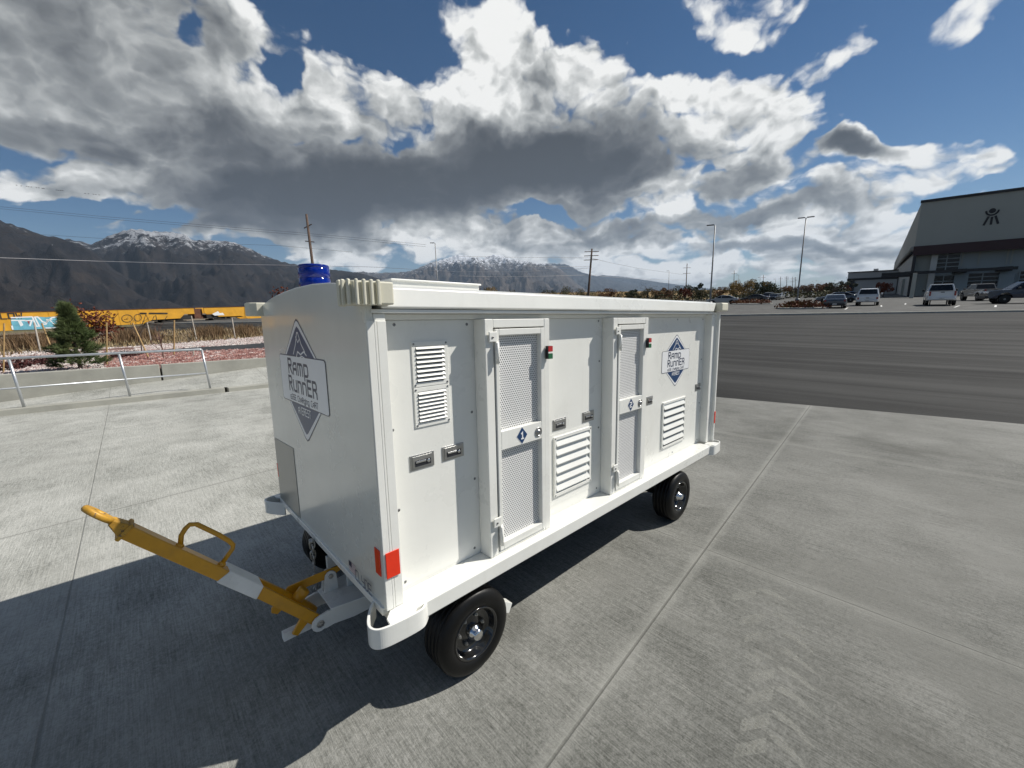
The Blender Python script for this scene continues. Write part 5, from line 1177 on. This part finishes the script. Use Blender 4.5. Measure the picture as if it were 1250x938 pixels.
# deck corner bumper loops
def loop(mx,my):
    X=(lambda x:x) if not mx else (lambda x:.70+4.03-x+.10); Y=(lambda y:y) if not my else (lambda y:Y0+Y1-y)
    path=[(.700,1.640),(.676,1.655),(.640,1.615),(.606,1.560),(.590,1.525),(.588,1.497),(.598,1.474),(.622,1.460),(.667,1.452),(.74,1.446),(.790,1.446),(.815,1.456),(.868,1.512),(.885,1.476)]
    path=path[1:13]
    for _ in range(2):
        q=[path[0]]
        for a_,b2 in zip(path,path[1:]): q+=[(a_[0]*.75+b2[0]*.25,a_[1]*.75+b2[1]*.25),(a_[0]*.25+b2[0]*.75,a_[1]*.25+b2[1]*.75)]
        path=q+[path[-1]]
    mb=MB(); th=.011; L_=[];R_=[]
    for i,p in enumerate(path):
        a=path[max(i-1,0)]; c=path[min(i+1,len(path)-1)]; d=Vector((c[0]-a[0],c[1]-a[1])).normalized(); n=Vector((-d.y,d.x))*th/2
        L_.append((X(p[0]+n.x),Y(p[1]+n.y))); R_.append((X(p[0]-n.x),Y(p[1]-n.y)))
    poly=L_+R_[::-1]
    mb.loft([[(a[0],a[1],z0),(b_[0],b_[1],z0),(b_[0],b_[1],z1),(a[0],a[1],z1)] for a,b_,z0,z1 in [(l,r_,.343,.433) for l,r_ in zip(L_,R_)]]); lp=bdone(mb,'corner_bumper',W,bev=.002)
    mb=MB(); mb.prism([(X(.70),Y(1.545),.420),(X(.66),Y(1.50),.420),(X(.655),Y(1.459),.420),(X(.765),Y(1.453),.420),(X(.79),Y(1.475),.420),(X(.79),Y(1.545),.420)],(0,0,.011)); bdone(mb,'gusset_plate',W,lp,bev=.001)
for mx in (0,1):
    for my in (0,1): loop(mx,my)
# beacon
mb=MB(); bx,by=.80,2.44; mb.lathe((bx,by,1.845),(0,0,1),[(.085,0),(.085,.02),(.075,.022)],28); bc=bdone(mb,'beacon',M['dark'],bev=0)
mb=MB(); mb.lathe((bx,by,1.867),(0,0,1),[(.078,0),(.080,.004),(.080,.044),(.0775,.046),(.0775,.050),(.080,.052),(.080,.098),(.0775,.100),(.0775,.103),(.079,.105),(.079,.114),(.074,.119),(.001,.120)],32); bdone(mb,'beacon_lens',M['lens'],bc,bev=0)
# wheels (apron coordinates)
def wheel(cx,yo,side):     # side -1: outer face towards -y
    a=(0,side,0); c=Vector((cx,yo,.203)); R_=.206; wd=.155
    # h measured outward; outer sidewall at h=0
    prof=[(.122,-wd*.95),(.150,-wd-.004),(.185,-wd+.004),(.199,-wd+.022)]
    for h in (-.118,-.090,-.062,-.034): prof+=[(.2050,h-.0105),(.2055,h-.0055),(.1945,h-.0030),(.1945,h+.0030),(.2055,h+.0055),(.2050,h+.0105)]
    prof+=[(.201,-.012),(.190,-.002),(.172,.006),(.150,.007),(.128,.002),(.120,-.010)]
    mb=MB(); mb.lathe(c,a,prof,56,cap=False); ty=bdone(mb,'wheel',M['tyre'],bev=0,sp='A')
    mb=MB(); mb.lathe(c,a,[(.124,-.006),(.127,.002),(.121,.004),(.112,-.006),(.110,-.040),(.095,-.052),(.060,-.050),(.045,-.040),(.001,-.040)],44,cap=False); rm=bdone(mb,'rim',M['rimblack'],ty,bev=0,sp='A')
    mb=MB(); mb.lathe(c,a,[(.036,-.045),(.036,-.010),(.028,-.006),(.026,.012),(.022,.018),(.001,.019)],24); bdone(mb,'hub_cap',M['chrome'],rm,bev=0,sp='A')
    ax=Vector(a); u=ax.orthogonal().normalized(); w_=ax.cross(u)
    for k in range(6):
        t_=2*math.pi*k/6+.3; mb=MB(); mb.lathe(c+(u*math.cos(t_)+w_*math.sin(t_))*.068,a,[(.0085,-.052),(.0085,-.040),(.005,-.039),(.005,-.034),(.001,-.034)],8,smooth=False); bdone(mb,'lug_nut',M['steel'],rm,bev=0,sp='A')
wheel(1.043,1.388,-1); wheel(3.185,1.388,-1); wheel(.905,2.86,1); wheel(3.185,2.905,1)
for cx in (1.043,3.185):
    sk=.13 if cx<2 else 0.; mb=MB(); mb.loft([[(cx+a-sk*k,y,z) for a,z in ((-.03,.17),(.03,.17),(.03,.235),(-.03,.235))] for y,k in ((1.52,0),(2.74,1))]); mb.box(cx-.22,cx+.22,1.62,1.66,.24,.27); mb.box(cx-.22,cx+.22,2.63,2.67,.24,.27); mb.box(cx-.20,cx-.16,1.60,1.68,.27,.44); mb.box(cx+.16,cx+.20,1.60,1.68,.27,.44); mb.box(cx-.2,cx-.16,2.61,2.69,.27,.44); mb.box(cx+.16,cx+.20,2.61,2.69,.27,.44)
    bdone(mb,'axle',M['axle'],bev=.004,sp='A')
mb=MB(); mb.box(.70,3.85,1.60,1.66,.37,.432); mb.box(.70,3.85,2.60,2.66,.37,.432); bdone(mb,'chassis_rail',M['axle'],bev=0,sp='A')
mb=MB(); mb.prism([(1.235,1.40,.262),(1.285,1.40,.228),(1.262,1.40,.185),(1.222,1.40,.205)],(0,.05,0)); bdone(mb,'wheel_chock_bracket',W,bev=.001,sp='A')
# tongue (white gooseneck) and yellow tow bar
mb=MB()
ty0,ty1=1.985,2.19
mb.prism([(.590,ty0,.245),(.590,ty1,.245),(.80,ty1+.05,.245),(1.2,2.45,.245),(1.2,1.75,.245),(.80,ty0-.04,.245)],(0,0,.008))
tg=bdone(mb,'tongue',M['white'],bev=.002,sp='A')
for y,s_ in ((ty0,-1),(ty1-.012,1)):
    mb=MB(); 
    q=[(.595,.2455),(.60,.180),(.555,.162)]+[(.535+.040*math.cos(a),.200+.040*math.sin(a)) for a in [math.radians(x) for x in (300,270,240,210,180,150,120,90)]]+[(.575,.247)]
    mb.prism([(x,y,z) for x,z in [(.90,.2445),(.90,.150),(.70,.150),(.60,.165)]+q[2:]+[(.588,.2445)]],(0,.012,0)); sp_=bdone(mb,'side_plate',M['white'],tg,bev=.0015,sp='A')
    mb=MB(); yo=y if s_<0 else y+.012; mb.lathe((.535,yo,.200),(0,s_,0),[(.019,0),(.019,.004),(.013,.005),(.013,.011),(.005,.012),(.005,.016),(.001,.016)],8,smooth=False); bdone(mb,'pivot_bolt',M['steel'],sp_,bev=0,sp='A')
mb=MB(); mb.box(.66,.82,2.215,2.235,.33,.40); mb.box(.72,1.0,2.10,2.12,.253,.36); bdone(mb,'under_deck_bracket',W,bev=.002,sp='A')
# lug for lever
for dy in (-.018,.018):
    mb=MB(); q=[(.605,.253),(.680,.253)]+[(.645+.030*math.cos(a),.335+.030*math.sin(a)) for a in [math.radians(x) for x in (0,30,60,90,120,150,180)]]
    mb.prism([(x,2.145+dy,z) for x,z in q],(0,.008,0)); lg=bdone(mb,'lever_lug',W,tg,bev=.0015,sp='A')
mb=MB(); mb.lathe((.645,2.127,.337),(0,-1,0),[(.013,0),(.013,.008),(.001,.009)],6,smooth=False); bdone(mb,'lug_bolt',M['steel'],tg,bev=0,sp='A')
mb=MB(); mb.prism([(x,2.138,z) for x,z in ((.705,.368),(.712,.345),(.640,.322),(.50,.325),(.44,.315),(.420,.345),(.445,.368),(.62,.372))],(0,.009,0)); bdone(mb,'lock_lever',M['yellow'],bev=.003,sp='A')
# tow bar along direction d in the x-z plane
bd_=Vector((-.610,0,.690)).normalized(); bn=Vector((bd_.z*-1*-1,0,-bd_.x)).normalized()    # bar normal, upward/forward
if bn.z<0: bn=-bn
BP=Vector((.535,0,.200)); YC=2.045
def bar(s_,n_,y): p=BP+bd_*s_+bn*(n_+.010*min(1,max(0,s_/.2))); return Vector((p.x,y,p.z))
ang=lambda lst,y0,y1:(lst,y0,y1)
def bprism(mb,pts,y0,y1): mb.prism([bar(a,b_,y0) for a,b_ in pts],(0,y1-y0,0))
hb=.0255
tb=MB(); bprism(tb,[(.53,-hb),(.942,-hb),(.948,hb*.9),(.940,hb),(.53,hb)],2.003,2.062); towb=bdone(tb,'tow_bar',M['yellow'],bev=.005,sp='A')
for y0,y1,k in ((2.002,2.026,0),(2.118,2.142,1)):
    mb=MB()
    pts=[(-.02,-.022),(-.03,0),(-.02,.022),(.03,hb),(.38,hb),(.38,-hb),(.04,-hb)]
    for (a,b_) in (): pass
    v0=[bar(a,b_,y0-(0 if a<.2 else (.03 if k else -.005))) for a,b_ in pts]; v1=[bar(a,b_,y1-(0 if a<.2 else (.03 if k else -.005))) for a,b_ in pts]
    mb.loft([v0,v1]); bdone(mb,'fork_arm',M['yellow'],towb,bev=.003,sp='A')
mb=MB(); bprism(mb,[(.350,-hb-.004),(.550,-hb-.004),(.535,hb+.004),(.365,hb+.004)],1.998,2.105); 
sl_=bdone(mb,'bar_sleeve',M['white_matte'],towb,bev=.006,sp='A')
mb=MB(); bprism(mb,[(.940,-hb-.010),(.955,-hb-.010),(.955,hb+.007),(.940,hb+.007)],1.997,2.068); mb.loft([[bar(.950,b_,y) for b_,y in ((-.026,2.006),(-.026,2.058),(.026,2.058),(.026,2.006))],[bar(1.005,b_+.006,y) for b_,y in ((-.011,2.010),(-.011,2.056),(.011,2.056),(.011,2.010))]]); bdone(mb,'end_cap',M['yellowworn'],towb,bev=.004,sp='A')
mb=MB(); rc=bar(1.048,.008,2.033); ex=bd_; ey=Vector((0,1,0)); ey=(ey*math.cos(.14)-bn*math.sin(.14)).normalized(); en=ex.cross(ey).normalized(); rings=[]
for i in range(36):
    a=2*math.pi*i/36; dd=ex*math.cos(a)*1.12+ey*math.sin(a)
    rings.append([rc+dd*ro+en*h for ro,h in ((.022,-.006),(.022,.006),(.027,.010),(.044,.010),(.048,.005),(.048,-.005),(.044,-.010),(.027,-.010))])
rings.append(rings[0]); mb.loft(rings,cap=False,smooth=True); bmesh.ops.remove_doubles(mb.b,verts=mb.b.verts,dist=1e-6); bdone(mb,'tow_eye',M['yellowworn'],towb,bev=0,sp='A')
mb=MB(); hy=2.035; hp=[bar(s_,n_,hy) for s_,n_ in ((.775,hb-.004),(.79,.075),(.785,.115),(.765,.140),(.735,.150),(.60,.155),(.565,.150),(.545,.128),(.54,.10),(.53,hb-.004))]
mb.tube([(.0415+.02,hy,.785),(.070,hy,.832),(.085,hy,.854),(.100,hy,.866),(.122,hy,.860),(.19,hy,.786),(.222,hy,.745),(.234,hy,.722),(.230,hy,.706),(.186,hy,.655)],.0095,10); mb.lathe((.062,hy,.792),bn,[(.016,-.02),(.015,.004),(.01,.008)],10); mb.lathe((.188,hy,.655),bn,[(.016,-.02),(.015,.004),(.01,.008)],10); bdone(mb,'grab_handle',M['yellow'],towb,bev=0,sp='A')
mb=MB(); bprism(mb,[(.16,-.075),(.19,-.082),(.205,-.065),(.20,-.02),(.15,-.02)],2.095,2.108); bdone(mb,'stop_tab',M['yellow'],towb,bev=.003,sp='A'); mb=MB(); bprism(mb,[(.04,-.095),(.07,-.10),(.09,-.02),(.04,-.02)],2.02,2.035); bdone(mb,'stop_tab',M['yellow'],towb,bev=.003,sp='A')
mb=MB(); mb.loft([[(x,y,z) for y,z in ((2.05,.150),(2.085,.150),(2.085,.190),(2.05,.190))] for x in (.385,.53)]); bdone(mb,'square_tube',M['white_matte'],towb,bev=.002,sp='A')
mb=MB(); mb.lathe(bar(.13,.02,2.09),bn,[(.03,0),(.03,.05),(.024,.055),(.022,.03)],14); bdone(mb,'spring_cup',M['yellow'],towb,bev=0,sp='A')
# chain
def link(mb,c,ax,s_=.016,r_=.0032,flip=0):
    u=Vector((0,1,0)) if flip else Vector((1,0,0)); pts=[]
    for i in range(17):
        a=2*math.pi*i/16; pts.append(Vector(c)+u*math.cos(a)*s_*.55+Vector((0,0,1))*(math.sin(a)*s_*.7+(s_*.5 if math.sin(a)>0 else -s_*.5)))
    mb.tube(pts,r_,6,cap=False)
mb=MB(); cxx,cyy=.608,2.268; mb.lathe((cxx-.012,cyy,.497),(1,0,0),[(.014,0),(.014,.02),(.001,.021)],10)
for i in range(4): link(mb,(cxx,cyy,.475-i*.030),0,.022,.0045,i%2)
mb.tube([(cxx,cyy,.375),(cxx,cyy,.29)],.0022,6)
for i in range(3): link(mb,(cxx,cyy,.275-i*.038),0,.026,.0042,i%2)
bdone(mb,'safety_chain',M['steel'],bev=0,sp='A')

# ------------------------------------------------------------------ HAZE
def haze():
    m=bpy.data.materials.new('thin_haze'); m.use_nodes=True; t=m.node_tree; t.nodes.remove(t.nodes['Principled BSDF'])
    v=t.nodes.new('ShaderNodeVolumePrincipled'); v.inputs['Density'].default_value=HZ; v.inputs['Color'].default_value=(.55,.72,.95,1); v.inputs['Anisotropy'].default_value=.1
    t.links.new(v.outputs[0],t.nodes['Material Output'].inputs['Volume'])
    mb=MB(); mb.box(-20000,20000,-20000,20000,-101,1950); o=mb.done('haze',m); o['kind']='stuff'; o['label']='thin blue air between the camera and the mountains'
HZ=3.0e-5
haze()
